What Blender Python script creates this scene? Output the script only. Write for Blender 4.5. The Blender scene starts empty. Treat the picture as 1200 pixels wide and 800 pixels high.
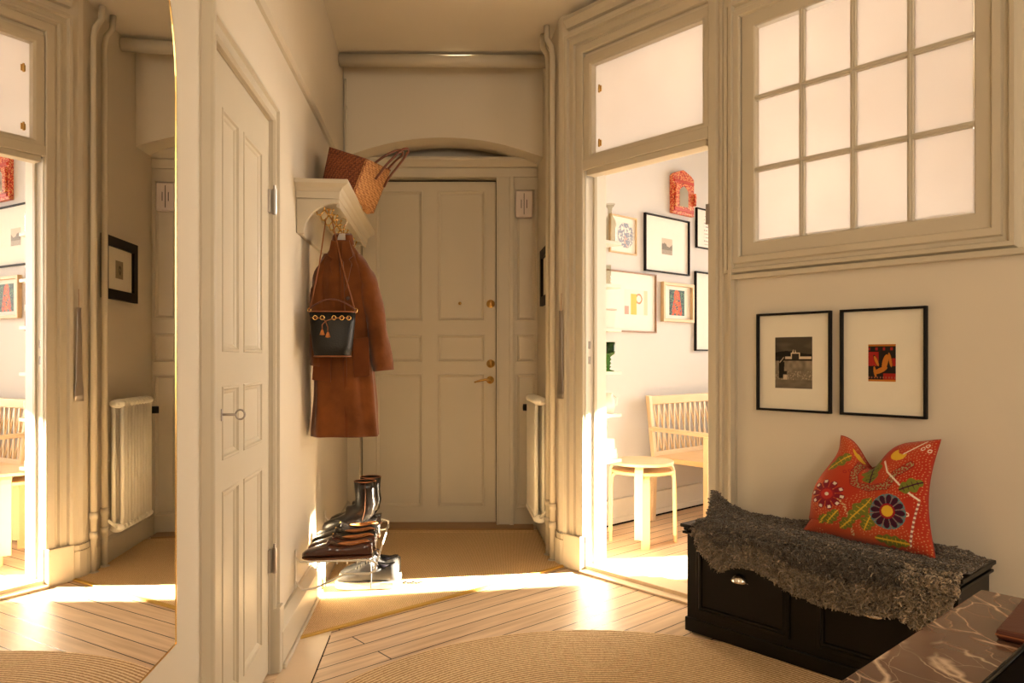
import bpy, bmesh, math, random
from mathutils import Vector, Matrix, noise
random.seed(7)
PI = math.pi
S = bpy.context.scene
C = S.collection

# ------------------------------------------------------------ camera, world, lights, exposure
HZ = 1.109            # camera height
cam = bpy.data.cameras.new('camera'); cam.sensor_width = 36; cam.lens = 860/1200*36
cam.shift_y = 20/1200; cam.clip_start = 0.02
camo = bpy.data.objects.new('camera', cam); C.objects.link(camo)
camo.location = (0, 0, HZ); camo.rotation_euler = (PI/2, 0, 0)
S.camera = camo
S.view_settings.view_transform = 'Standard'; S.view_settings.look = 'None'
S.view_settings.gamma = 1; S.view_settings.use_curve_mapping = False
S.view_settings.exposure = 1.0
w = bpy.data.worlds.new('world'); S.world = w; w.use_nodes = True
w.node_tree.nodes['Background'].inputs[0].default_value = (0.95, 0.80, 0.62, 1)
w.node_tree.nodes['Background'].inputs[1].default_value = 1.0

# frame of the oblique right wall: s runs along it towards the camera, n runs into the bright room
P0 = Vector((0.384, 3.838)); ES = Vector((0.6646, -0.7472)); EN = Vector((0.7472, 0.6646))
AF = math.atan2(ES.y, ES.x)
def F(s, n, z=0.0):
    p = P0 + ES*s + EN*n
    return Vector((p.x, p.y, z))
def sun_light(strength, color, d, ang):
    l = bpy.data.lights.new('sun', 'SUN'); l.energy = strength; l.color = color; l.angle = math.radians(ang)
    o = bpy.data.objects.new('sun', l); C.objects.link(o)
    o.rotation_euler = Vector(d).to_track_quat('-Z', 'Y').to_euler(); o.location = (6, 5, 4)
def area(name, loc, d, sx, sy, power, color, spread=180):
    l = bpy.data.lights.new(name, 'AREA'); l.shape = 'RECTANGLE'; l.size = sx; l.size_y = sy
    l.energy = power; l.color = color; l.spread = math.radians(spread)
    o = bpy.data.objects.new(name, l); C.objects.link(o)
    o.location = loc; o.rotation_euler = Vector(d).to_track_quat('-Z', 'Y').to_euler()
    return o
SD = Vector((-0.984, -0.178, 0)); EL = math.radians(18)
sun_light(80, (1.0, 0.86, 0.63), (SD.x*math.cos(EL), SD.y*math.cos(EL), -math.sin(EL)), 0.9)
# area lamps added inside the bright room as daylight; no opening behind either
area('bright_room_fill', F(.65, 3.22, 1.6), (-EN.x, -EN.y, -0.03), 1.7, 1.8, 26, (1.0, 0.88, 0.75), 95)
area('bright_room_side_fill', F(3.5, 1.9, 1.75), (-ES.x, -ES.y, 0), 1.8, 1.7, 6, (1.0, 0.93, 0.83))
# area lamp added behind the photographer; the wall there has no window
area('hall_rear_fill', (0.9, -2.3, 1.8), (-0.18, 1, 0.0), 0.9, 1.5, 24, (1.0, 0.84, 0.64))
# area lamp added right of the photographer to brighten the left wall
area('hall_side_fill', (2.6, -0.2, 1.75), (-1, 0.5, -0.03), 1.4, 1.6, 11, (1.0, 0.84, 0.64))

# ------------------------------------------------------------ materials
def newmat(name):
    m = bpy.data.materials.new(name); m.use_nodes = True
    return m, m.node_tree, m.node_tree.nodes['Principled BSDF']
def hexc(c):
    return tuple(((v/255)/12.92 if v/255 <= 0.04045 else ((v/255+0.055)/1.055)**2.4) for v in c) + (1,)
def mat(name, col, rough=0.6, metal=0.0, var=0.0, scale=20, bump=0.0, bscale=60, spec=0.5, sheen=0, coat=0):
    m, nt, b = newmat(name)
    col = tuple(col[:3]) + (1,)
    b.inputs['Base Color'].default_value = col; b.inputs['Roughness'].default_value = rough
    b.inputs['Metallic'].default_value = metal; b.inputs['Specular IOR Level'].default_value = spec
    if sheen: b.inputs['Sheen Weight'].default_value = sheen
    if coat: b.inputs['Coat Weight'].default_value = coat
    tc = nt.nodes.new('ShaderNodeTexCoord')
    if var or not bump:
        n = nt.nodes.new('ShaderNodeTexNoise'); n.inputs['Scale'].default_value = scale; n.inputs['Detail'].default_value = 4
        nt.links.new(tc.outputs['Object'], n.inputs['Vector'])
        r = nt.nodes.new('ShaderNodeMapRange'); r.inputs['To Min'].default_value = 1-(var or .03); r.inputs['To Max'].default_value = 1+(var or .03)
        nt.links.new(n.outputs['Fac'], r.inputs['Value'])
        h = nt.nodes.new('ShaderNodeVectorMath'); h.operation = 'SCALE'; h.inputs[0].default_value = col[:3]
        nt.links.new(r.outputs[0], h.inputs['Scale']); nt.links.new(h.outputs[0], b.inputs['Base Color'])
    if bump:
        n2 = nt.nodes.new('ShaderNodeTexNoise'); n2.inputs['Scale'].default_value = bscale; n2.inputs['Detail'].default_value = 5
        nt.links.new(tc.outputs['Object'], n2.inputs['Vector'])
        bp = nt.nodes.new('ShaderNodeBump'); bp.inputs['Strength'].default_value = bump; bp.inputs['Distance'].default_value = 0.004
        nt.links.new(n2.outputs['Fac'], bp.inputs['Height']); nt.links.new(bp.outputs[0], b.inputs['Normal'])
    return m
M = {}
M['wall'] = mat('hall_plaster', (0.68, 0.61, 0.49), 0.75, var=.03, scale=2.5, bump=.15, bscale=14)
M['trim'] = mat('painted_woodwork', (0.57, 0.505, 0.385), 0.42, var=.03, scale=6, bump=.08, bscale=30)
M['door'] = mat('painted_door', (0.57, 0.50, 0.37), 0.40, var=.03, scale=4, bump=.06, bscale=25)
M['ceil'] = mat('ceiling_paint', (0.72, 0.65, 0.53), 0.8, var=.02, scale=3)
M['kwall'] = mat('bright_room_paint', (0.66, 0.645, 0.635), 0.7, var=.02, scale=2)
M['gap'] = mat('dark_gap', (0.006, 0.004, 0.003), 0.9, spec=.05)
M['white'] = mat('white_paint', (0.82, 0.80, 0.74), 0.4)
M['radiator'] = mat('radiator_enamel', (0.88, 0.83, 0.70), 0.3)
M['plastic'] = mat('chime_plastic', (0.66, 0.56, 0.50), 0.4)
M['brass'] = mat('brass', (0.75, 0.50, 0.18), 0.25, 1.0)
M['chrome'] = mat('chrome', (0.75, 0.70, 0.62), 0.18, 1.0)
M['steel'] = mat('brushed_steel', (0.42, 0.38, 0.34), 0.35, 1.0)
M['wire'] = mat('white_coated_wire', (0.78, 0.72, 0.62), 0.3)
M['black'] = mat('black_lacquer', (0.005, 0.004, 0.003), 0.38, spec=.22)
M['blackframe'] = mat('black_frame_wood', (0.007, 0.005, 0.004), 0.55, spec=.15)
M['mat'] = mat('picture_mount_card', (0.80, 0.74, 0.60), 0.8)
M['matw'] = mat('white_mount_card', (0.84, 0.81, 0.75), 0.7)
M['birch'] = mat('birch_wood', (0.82, 0.55, 0.28), 0.4, var=.08, scale=9)
M['birchl'] = mat('pale_birch_wood', (0.84, 0.64, 0.40), 0.4, var=.08, scale=9)
M['oak'] = mat('oak_wood', (0.66, 0.47, 0.27), 0.5, var=.12, scale=14)
M['brownwood'] = mat('walnut_frame_wood', (0.25, 0.13, 0.06), 0.4, var=.1)
M['sillwood'] = mat('threshold_oak', (0.33, 0.18, 0.07), 0.45, var=.15, scale=14)
M['leather'] = mat('black_leather', (0.010, 0.008, 0.007), 0.24, bump=.25, bscale=90, coat=.2)
M['grainleather'] = mat('grained_black_leather', (0.010, 0.009, 0.007), 0.42, bump=.4, bscale=160, spec=.35)
M['brownleather'] = mat('dark_brown_leather', (0.055, 0.014, 0.008), 0.18, coat=.5, var=.2, scale=12)
M['tan'] = mat('tan_leather', (0.55, 0.20, 0.05), 0.4, var=.15)
M['tanlace'] = mat('cord_leather', (0.30, 0.10, 0.03), 0.45)
M['rubber'] = mat('white_rubber', (0.80, 0.74, 0.64), 0.5)
M['greyfabric'] = mat('grey_canvas', (0.06, 0.06, 0.065), 0.6, var=.2, scale=60)
M['lacegrey'] = mat('grey_lace', (0.36, 0.34, 0.31), 0.8)
M['sole'] = mat('brown_sole', (0.14, 0.05, 0.02), 0.4)
M['lining'] = mat('pink_lining', (0.62, 0.38, 0.25), 0.6)
M['handleleather'] = mat('bag_handle_leather', (0.14, 0.04, 0.018), 0.35)
M['redleather'] = mat('russet_leather', (0.085, 0.016, 0.005), 0.5, bump=.2)
M['ivory'] = mat('hanger_plastic', (0.80, 0.76, 0.72), 0.3)
M['paperwhite'] = mat('white_cover', (0.85, 0.82, 0.76), 0.6)
M['gold_bind'] = mat('ochre_binding', (0.55, 0.33, 0.06), 0.8, var=.1, scale=60)
M['suede'] = mat('brown_suede', (0.17, 0.052, 0.011), 0.85, var=.75, scale=9, bump=.7, bscale=28, sheen=.25, spec=.15)
M['suede2'] = mat('brown_suede_edge', (0.15, 0.042, 0.009), 0.85, var=.6, scale=9, bump=.3, bscale=35, sheen=.2, spec=.15)
M['coatlining'] = mat('dark_coat_lining', (0.012, 0.010, 0.014), 0.5)

def mirror_mat(name, col=(0.93, 0.92, 0.90)):
    m, nt, b = newmat(name); b.inputs['Base Color'].default_value = col+(1,); b.inputs['Metallic'].default_value = 1
    b.inputs['Roughness'].default_value = 0.0
    return m
M['mirror'] = mirror_mat('silvered_glass')
def clear_glass(name, tint=(1, 1, 1), gl=0.04):
    m, nt, b = newmat(name); nt.nodes.remove(b)
    t = nt.nodes.new('ShaderNodeBsdfTransparent'); t.inputs[0].default_value = tint+(1,)
    g = nt.nodes.new('ShaderNodeBsdfGlossy'); g.inputs['Roughness'].default_value = 0.02
    fr = nt.nodes.new('ShaderNodeFresnel'); fr.inputs['IOR'].default_value = 1.45
    geo = nt.nodes.new('ShaderNodeNewGeometry'); iv = nt.nodes.new('ShaderNodeMath'); iv.operation = 'SUBTRACT'; iv.inputs[0].default_value = 1
    nt.links.new(geo.outputs['Backfacing'], iv.inputs[1]); mu = nt.nodes.new('ShaderNodeMath'); mu.operation = 'MULTIPLY'
    nt.links.new(fr.outputs[0], mu.inputs[0]); nt.links.new(iv.outputs[0], mu.inputs[1])
    mx = nt.nodes.new('ShaderNodeMixShader'); nt.links.new(mu.outputs[0], mx.inputs[0])
    nt.links.new(t.outputs[0], mx.inputs[1]); nt.links.new(g.outputs[0], mx.inputs[2])
    nt.links.new(mx.outputs[0], nt.nodes['Material Output'].inputs['Surface'])
    return m
M['glass'] = clear_glass('clear_pane')
M['greenglass'] = clear_glass('green_glass', (0.22, 0.42, 0.14))
M['bottleglass'] = clear_glass('bottle_glass', (0.86, 0.85, 0.80))
def frosted(name):
    m, nt, b = newmat(name); nt.nodes.remove(b)
    t = nt.nodes.new('ShaderNodeBsdfTranslucent'); d = nt.nodes.new('ShaderNodeBsdfDiffuse')
    tc = nt.nodes.new('ShaderNodeTexCoord'); n = nt.nodes.new('ShaderNodeTexNoise'); n.inputs['Scale'].default_value = 2.2
    nt.links.new(tc.outputs['Object'], n.inputs['Vector'])
    r = nt.nodes.new('ShaderNodeValToRGB'); r.color_ramp.elements[0].position = .35; r.color_ramp.elements[1].position = .65
    r.color_ramp.elements[0].color = (0.69, 0.645, 0.60, 1); r.color_ramp.elements[1].color = (0.75, 0.705, 0.66, 1)
    nt.links.new(n.outputs['Fac'], r.inputs[0]); nt.links.new(r.outputs[0], t.inputs[0])
    d.inputs[0].default_value = (0.8, 0.75, 0.65, 1)
    mx = nt.nodes.new('ShaderNodeMixShader'); mx.inputs[0].default_value = .06
    nt.links.new(t.outputs[0], mx.inputs[1]); nt.links.new(d.outputs[0], mx.inputs[2])
    nt.links.new(mx.outputs[0], nt.nodes['Material Output'].inputs['Surface'])
    return m
M['frosted'] = frosted('frosted_pane')
def attr_mat(name, rough=0.7, sheen=0, bump=0, bscale=200):
    m, nt, b = newmat(name); a = nt.nodes.new('ShaderNodeAttribute'); a.attribute_name = 'Col'
    nt.links.new(a.outputs['Color'], b.inputs['Base Color']); b.inputs['Roughness'].default_value = rough; b.inputs['Specular IOR Level'].default_value = .12
    if sheen: b.inputs['Sheen Weight'].default_value = sheen
    if bump:
        tc = nt.nodes.new('ShaderNodeTexCoord'); n2 = nt.nodes.new('ShaderNodeTexNoise'); n2.inputs['Scale'].default_value = bscale
        nt.links.new(tc.outputs['Object'], n2.inputs['Vector'])
        bp = nt.nodes.new('ShaderNodeBump'); bp.inputs['Strength'].default_value = bump; bp.inputs['Distance'].default_value = 0.003
        nt.links.new(n2.outputs['Fac'], bp.inputs['Height']); nt.links.new(bp.outputs[0], b.inputs['Normal'])
    return m
M['art'] = attr_mat('printed_art', .45)
M['cushion'] = attr_mat('embroidered_cotton', .85, .15, .5, 260)

def plank_mat():
    m, nt, b = newmat('pine_floorboards')
    tc = nt.nodes.new('ShaderNodeTexCoord')
    sep = nt.nodes.new('ShaderNodeSeparateXYZ'); nt.links.new(tc.outputs['Object'], sep.inputs[0])
    com = nt.nodes.new('ShaderNodeCombineXYZ')   # boards run along local Y (n), stacked along local X (s)
    sh = nt.nodes.new('ShaderNodeMath'); sh.operation = 'ADD'; sh.inputs[1].default_value = 10*0.097 - 0.002
    nt.links.new(sep.outputs['X'], sh.inputs[0])
    nt.links.new(sep.outputs['Y'], com.inputs['X']); nt.links.new(sh.outputs[0], com.inputs['Y'])
    br = nt.nodes.new('ShaderNodeTexBrick'); br.inputs['Scale'].default_value = 1
    br.inputs['Brick Width'].default_value = 3.7; br.inputs['Row Height'].default_value = 0.097
    br.inputs['Mortar Size'].default_value = 0.0028; br.inputs['Mortar Smooth'].default_value = 0.1; br.offset = 0.37
    br.inputs['Color1'].default_value = (0.72, 0.55, 0.38, 1); br.inputs['Color2'].default_value = (0.82, 0.65, 0.47, 1)
    br.inputs['Mortar'].default_value = (0.02, 0.01, 0.005, 1)
    nt.links.new(com.outputs[0], br.inputs['Vector'])
    mp = nt.nodes.new('ShaderNodeMapping'); mp.inputs['Scale'].default_value = (1.6, 26, 1)
    nt.links.new(com.outputs[0], mp.inputs[0])
    n = nt.nodes.new('ShaderNodeTexNoise'); n.inputs['Scale'].default_value = 1.6; n.inputs['Detail'].default_value = 6; n.inputs['Distortion'].default_value = .6
    nt.links.new(mp.outputs[0], n.inputs['Vector'])
    r = nt.nodes.new('ShaderNodeValToRGB'); r.color_ramp.elements[0].position = .3; r.color_ramp.elements[1].position = .72
    r.color_ramp.elements[0].color = (0.80, 0.72, 0.66, 1); r.color_ramp.elements[1].color = (1.08, 1.05, 1.02, 1)
    nt.links.new(n.outputs['Fac'], r.inputs[0])
    mx = nt.nodes.new('ShaderNodeMix'); mx.data_type = 'RGBA'; mx.blend_type = 'MULTIPLY'; mx.inputs[0].default_value = 1
    nt.links.new(br.outputs['Color'], mx.inputs[6]); nt.links.new(r.outputs[0], mx.inputs[7])
    # knots
    v = nt.nodes.new('ShaderNodeTexVoronoi'); v.inputs['Scale'].default_value = 3.1
    mp2 = nt.nodes.new('ShaderNodeMapping'); mp2.inputs['Scale'].default_value = (1, 1.8, 1); nt.links.new(com.outputs[0], mp2.inputs[0]); nt.links.new(mp2.outputs[0], v.inputs['Vector'])
    kr = nt.nodes.new('ShaderNodeMapRange'); kr.inputs['From Min'].default_value = .02; kr.inputs['From Max'].default_value = .06; kr.inputs['To Min'].default_value = .5; kr.inputs['To Max'].default_value = 1
    nt.links.new(v.outputs['Distance'], kr.inputs[0])
    sc = nt.nodes.new('ShaderNodeVectorMath'); sc.operation = 'SCALE'; nt.links.new(mx.outputs[2], sc.inputs[0]); nt.links.new(kr.outputs[0], sc.inputs['Scale'])
    nt.links.new(sc.outputs[0], b.inputs['Base Color'])
    b.inputs['Roughness'].default_value = 0.40; b.inputs['Specular IOR Level'].default_value = .3
    bp = nt.nodes.new('ShaderNodeBump'); bp.inputs['Strength'].default_value = .35; bp.inputs['Distance'].default_value = .002; bp.invert = True
    nt.links.new(br.outputs['Fac'], bp.inputs['Height']); nt.links.new(bp.outputs[0], b.inputs['Normal'])
    return m
M['planks'] = plank_mat()
M['board'] = mat('border_board', (0.76, 0.59, 0.41), 0.35, var=.12, scale=8)

def weave_mat(name, c1, c2, ring=False, scale=170, ringscale=9.5):
    m, nt, b = newmat(name); tc = nt.nodes.new('ShaderNodeTexCoord')
    if ring:
        wv = nt.nodes.new('ShaderNodeTexWave'); wv.wave_type = 'RINGS'; wv.rings_direction = 'Z'; wv.inputs['Scale'].default_value = ringscale
        wv.inputs['Distortion'].default_value = 1.2; wv.inputs['Detail'].default_value = 2; wv.inputs['Detail Scale'].default_value = 6
    else:
        wv = nt.nodes.new('ShaderNodeTexWave'); wv.inputs['Scale'].default_value = 45; wv.inputs['Distortion'].default_value = 3; wv.inputs['Detail'].default_value = 3
    nt.links.new(tc.outputs['Object'], wv.inputs['Vector'])
    n = nt.nodes.new('ShaderNodeTexNoise'); n.inputs['Scale'].default_value = scale; n.inputs['Detail'].default_value = 3
    nt.links.new(tc.outputs['Object'], n.inputs['Vector'])
    a = nt.nodes.new('ShaderNodeMix'); a.data_type = 'FLOAT'; a.inputs[0].default_value = .55
    nt.links.new(wv.outputs['Fac'], a.inputs[2]); nt.links.new(n.outputs['Fac'], a.inputs[3])
    r = nt.nodes.new('ShaderNodeValToRGB'); r.color_ramp.elements[0].position = .28; r.color_ramp.elements[1].position = .68
    r.color_ramp.elements[0].color = c1+(1,); r.color_ramp.elements[1].color = c2+(1,)
    nt.links.new(a.outputs[0], r.inputs[0]); nt.links.new(r.outputs[0], b.inputs['Base Color']); b.inputs['Roughness'].default_value = .95
    b.inputs['Specular IOR Level'].default_value = .1
    bp = nt.nodes.new('ShaderNodeBump'); bp.inputs['Strength'].default_value = .8; bp.inputs['Distance'].default_value = .006
    nt.links.new(a.outputs[0], bp.inputs['Height']); nt.links.new(bp.outputs[0], b.inputs['Normal'])
    return m
M['jute'] = weave_mat('braided_jute', (0.40, 0.23, 0.11), (0.86, 0.65, 0.40), True, 150, 20)
M['sisal'] = weave_mat('sisal_weave', (0.52, 0.34, 0.17), (0.86, 0.63, 0.36), False)
def straw_mat(name, c1, c2):
    m, nt, b = newmat(name); tc = nt.nodes.new('ShaderNodeTexCoord')
    mp = nt.nodes.new('ShaderNodeMapping'); mp.inputs['Scale'].default_value = (1, 1, 1.0)
    nt.links.new(tc.outputs['Object'], mp.inputs[0])
    v = nt.nodes.new('ShaderNodeTexVoronoi'); v.inputs['Scale'].default_value = 105; v.inputs['Randomness'].default_value = .35
    nt.links.new(mp.outputs[0], v.inputs['Vector'])
    r = nt.nodes.new('ShaderNodeValToRGB'); r.color_ramp.elements[0].position = .15; r.color_ramp.elements[1].position = .75
    r.color_ramp.elements[0].color = c2+(1,); r.color_ramp.elements[1].color = c1+(1,)
    nt.links.new(v.outputs['Distance'], r.inputs[0]); nt.links.new(r.outputs[0], b.inputs['Base Color']); b.inputs['Roughness'].default_value = .7
    bp = nt.nodes.new('ShaderNodeBump'); bp.inputs['Strength'].default_value = 1; bp.inputs['Distance'].default_value = .006; bp.invert = True
    nt.links.new(v.outputs['Distance'], bp.inputs['Height']); nt.links.new(bp.outputs[0], b.inputs['Normal'])
    return m
M['straw_shaded'] = straw_mat('shaded_russet_straw', (0.10, 0.018, 0.006), (0.40, 0.115, 0.035))  # two-tone straw; this colour also carries the shade on the near face
M['straw_lit'] = straw_mat('lit_honey_straw', (0.26, 0.085, 0.022), (0.80, 0.43, 0.16))  # paler tone also holds the doorway light falling on the right face
def marble_mat():
    m, nt, b = newmat('brown_marble'); tc = nt.nodes.new('ShaderNodeTexCoord')
    n = nt.nodes.new('ShaderNodeTexNoise'); n.inputs['Scale'].default_value = 5; n.inputs['Detail'].default_value = 8; n.inputs['Distortion'].default_value = .4
    nt.links.new(tc.outputs['Object'], n.inputs['Vector'])
    r = nt.nodes.new('ShaderNodeValToRGB'); r.color_ramp.elements[0].position = .35; r.color_ramp.elements[1].position = .7
    r.color_ramp.elements[0].color = (0.095, 0.042, 0.025, 1); r.color_ramp.elements[1].color = (0.165, 0.085, 0.053, 1)
    nt.links.new(n.outputs['Fac'], r.inputs[0])
    cur = r.outputs[0]
    for sc, th, ro, st in ((3.4, .011, .5, 1.1), (6.5, .008, 1.2, .8), (12, .006, 2.0, .5)):
        ns = nt.nodes.new('ShaderNodeTexNoise'); ns.inputs['Scale'].default_value = 6; ns.inputs['Detail'].default_value = 4
        nt.links.new(tc.outputs['Object'], ns.inputs['Vector'])
        mad = nt.nodes.new('ShaderNodeVectorMath'); mad.operation = 'MULTIPLY_ADD'; mad.inputs[1].default_value = (.10, .10, .10)
        nt.links.new(ns.outputs['Color'], mad.inputs[0])
        mp = nt.nodes.new('ShaderNodeMapping'); mp.inputs['Rotation'].default_value = (0, 0, ro); mp.inputs['Scale'].default_value = (1.4, .5, 1)
        nt.links.new(tc.outputs['Object'], mp.inputs[0]); nt.links.new(mp.outputs[0], mad.inputs[2])
        v = nt.nodes.new('ShaderNodeTexVoronoi'); v.feature = 'DISTANCE_TO_EDGE'; v.inputs['Scale'].default_value = sc
        nt.links.new(mad.outputs[0], v.inputs['Vector'])
        k = nt.nodes.new('ShaderNodeMapRange'); k.inputs['From Min'].default_value = 0; k.inputs['From Max'].default_value = th*2; k.inputs['To Min'].default_value = st; k.inputs['To Max'].default_value = 0
        nt.links.new(v.outputs['Distance'], k.inputs[0])
        n3 = nt.nodes.new('ShaderNodeTexNoise'); n3.inputs['Scale'].default_value = 7; nt.links.new(tc.outputs['Object'], n3.inputs['Vector'])
        k2 = nt.nodes.new('ShaderNodeMapRange'); k2.inputs['From Min'].default_value = .38; k2.inputs['From Max'].default_value = .5; nt.links.new(n3.outputs['Fac'], k2.inputs[0])
        mm = nt.nodes.new('ShaderNodeMath'); mm.operation = 'MULTIPLY'; nt.links.new(k.outputs[0], mm.inputs[0]); nt.links.new(k2.outputs[0], mm.inputs[1])
        mx = nt.nodes.new('ShaderNodeMix'); mx.data_type = 'RGBA'; nt.links.new(mm.outputs[0], mx.inputs[0]); nt.links.new(cur, mx.inputs[6]); mx.inputs[7].default_value = (0.62, 0.45, 0.32, 1)
        cur = mx.outputs[2]
    nt.links.new(cur, b.inputs['Base Color']); b.inputs['Roughness'].default_value = .16
    return m
M['marble'] = marble_mat()
def wool_mat():
    m, nt, b = newmat('curly_grey_wool'); tc = nt.nodes.new('ShaderNodeTexCoord')
    a = nt.nodes.new('ShaderNodeAttribute'); a.attribute_name = 'Col'
    nt.links.new(a.outputs['Color'], b.inputs['Base Color']); b.inputs['Roughness'].default_value = .75
    b.inputs['Sheen Weight'].default_value = .35; b.inputs['Specular IOR Level'].default_value = .3
    return m
M['wool'] = wool_mat()

# ------------------------------------------------------------ mesh helpers
class MB:
    def __init__(self): self.bm = bmesh.new()
    def box(self, x0, x1, y0, y1, z0, z1, mtx=None):
        vs = [self.bm.verts.new(v) for v in ((x0,y0,z0),(x1,y0,z0),(x1,y1,z0),(x0,y1,z0),(x0,y0,z1),(x1,y0,z1),(x1,y1,z1),(x0,y1,z1))]
        if mtx:
            for v in vs: v.co = mtx @ v.co
        for f in ((0,3,2,1),(4,5,6,7),(0,1,5,4),(1,2,6,5),(2,3,7,6),(3,0,4,7)):
            self.bm.faces.new([vs[i] for i in f])
        return vs
    def prism(self, poly, z0, z1):
        n = len(poly)
        a = [self.bm.verts.new((p[0], p[1], z0)) for p in poly]; b = [self.bm.verts.new((p[0], p[1], z1)) for p in poly]
        self.bm.faces.new(a[::-1]); self.bm.faces.new(b)
        for i in range(n): self.bm.faces.new((a[i], a[(i+1) % n], b[(i+1) % n], b[i]))
    def extrude_xz(self, poly, y0, y1):
        n = len(poly)
        a = [self.bm.verts.new((p[0], y0, p[1])) for p in poly]; b = [self.bm.verts.new((p[0], y1, p[1])) for p in poly]
        self.bm.faces.new(a); self.bm.faces.new(b[::-1])
        for i in range(n): self.bm.faces.new((a[(i+1) % n], a[i], b[i], b[(i+1) % n]))
    def extrude_yz(self, poly, x0, x1):
        n = len(poly)
        a = [self.bm.verts.new((x0, p[0], p[1])) for p in poly]; b = [self.bm.verts.new((x1, p[0], p[1])) for p in poly]
        self.bm.faces.new(a); self.bm.faces.new(b[::-1])
        for i in range(n): self.bm.faces.new((a[(i+1) % n], a[i], b[i], b[(i+1) % n]))
    def loft(self, rings, cap=True, closed=True):
        R = [[self.bm.verts.new(p) for p in r] for r in rings]
        n = len(R[0])
        for i in range(len(R)-1):
            for j in range(n if closed else n-1):
                k = (j+1) % n
                self.bm.faces.new((R[i][j], R[i][k], R[i+1][k], R[i+1][j]))
        if cap and closed:
            self.bm.faces.new(R[0][::-1]); self.bm.faces.new(R[-1])
        return R
    def grid(self, nu, nv, fn):
        V = [[self.bm.verts.new(fn(i/nu, j/nv)) for j in range(nv+1)] for i in range(nu+1)]
        for i in range(nu):
            for j in range(nv):
                self.bm.faces.new((V[i][j], V[i+1][j], V[i+1][j+1], V[i][j+1]))
        return V
    def tube(self, pts, r, seg=8, closed=False):
        pts = [Vector(p) for p in pts]; n = len(pts)
        rr = r if isinstance(r, (list, tuple)) else [r]*n
        rings = []; up = None
        for i, p in enumerate(pts):
            if closed: t = pts[(i+1) % n]-pts[i-1]
            else: t = pts[min(i+1, n-1)]-pts[max(i-1, 0)]
            if t.length < 1e-9: t = Vector((0, 0, 1))
            t.normalize()
            if up is None:
                up = Vector((0, 0, 1)) if abs(t.z) < .9 else Vector((1, 0, 0))
            a = (up - t*up.dot(t)); a.normalize(); up = a; b = t.cross(a)
            rings.append([p + (a*math.cos(2*PI*k/seg)+b*math.sin(2*PI*k/seg))*rr[i] for k in range(seg)])
        if closed: rings.append(rings[0]); self.loft(rings, cap=False); bmesh.ops.remove_doubles(self.bm, verts=self.bm.verts, dist=1e-6)
        else: self.loft(rings)
    def lathe(self, prof, c=(0, 0, 0), seg=24, mtx=None):
        rings = []
        for r, z in prof:
            ring = [Vector((c[0]+r*math.cos(2*PI*k/seg), c[1]+r*math.sin(2*PI*k/seg), c[2]+z)) for k in range(seg)]
            if mtx: ring = [mtx @ p for p in ring]
            rings.append(ring)
        self.loft(rings)
    def frame(self, x0, x1, z0, z1, prof, openbottom=False):
        """sweep a moulding round a rectangle; prof = [(outward d, protrusion towards -Y)]"""
        if openbottom:
            path = lambda d, h: [(x0-d, -h, z0), (x0-d, -h, z1+d), (x1+d, -h, z1+d), (x1+d, -h, z0)]
        else:
            path = lambda d, h: [(x0-d, -h, z0-d), (x0-d, -h, z1+d), (x1+d, -h, z1+d), (x1+d, -h, z0-d)]
        R = [[self.bm.verts.new(p) for p in path(d, h)] for d, h in prof]
        m = len(R); n = 4
        for i in range(m):
            for j in range(n-1 if openbottom else n):
                a, b = R[i], R[(i+1) % m]; k = (j+1) % n
                self.bm.faces.new((a[j], b[j], b[k], a[k]))
        if openbottom:
            self.bm.faces.new([r[0] for r in R]); self.bm.faces.new([r[3] for r in R][::-1])
    def build(self, name, m, parent=None, smooth=False, bev=0, sub=0, mtx=None):
        bm = self.bm
        if mtx: bmesh.ops.transform(bm, matrix=mtx, verts=bm.verts)
        bmesh.ops.recalc_face_normals(bm, faces=bm.faces)
        me = bpy.data.meshes.new(name); bm.to_mesh(me); bm.free()
        me.materials.append(M[m] if isinstance(m, str) else m)
        o = bpy.data.objects.new(name, me); C.objects.link(o)
        if parent: o.parent = parent
        if smooth:
            for p in me.polygons: p.use_smooth = True
        if bev:
            b = o.modifiers.new('bevel', 'BEVEL'); b.width = bev; b.segments = 2; b.limit_method = 'ANGLE'; b.angle_limit = math.radians(40)
        if sub:
            s = o.modifiers.new('sub', 'SUBSURF'); s.levels = sub; s.render_levels = sub
        return o
def place(o, loc, rz=0): o.location = loc; o.rotation_euler = (0, 0, rz); return o
def thing(name, label, cat, loc=(0, 0, 0), rz=0, group=None):
    o = bpy.data.objects.new(name, None); C.objects.link(o); place(o, loc, rz); o.empty_display_size = .05
    return tag(o, label, cat, group)
def tag(o, label, cat, group=None, kind=None):
    o['label'] = label; o['category'] = cat
    if group: o['group'] = group
    if kind: o['kind'] = kind
    return o
def struct(o): o['kind'] = 'structure'; return o
def colour_grid(name, parent, nu, nv, posfn, colfn, m='art', smooth=False, thick=0):
    mb = MB(); mb.grid(nu, nv, posfn)
    bm = mb.bm; bm.faces.ensure_lookup_table()
    me = bpy.data.meshes.new(name); bm.to_mesh(me); bm.free(); me.materials.append(M[m])
    o = bpy.data.objects.new(name, me); C.objects.link(o)
    if parent: o.parent = parent
    ca = me.color_attributes.new('Col', 'FLOAT_COLOR', 'POINT')
    k = 0
    for i in range(nu+1):
        for j in range(nv+1):
            c = colfn(i/nu, j/nv); ca.data[k].color = (c[0], c[1], c[2], 1); k += 1
    if smooth:
        for p in me.polygons: p.use_smooth = True
    if thick:
        s = o.modifiers.new('solid', 'SOLIDIFY'); s.thickness = thick; s.offset = 1
    return o
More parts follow.
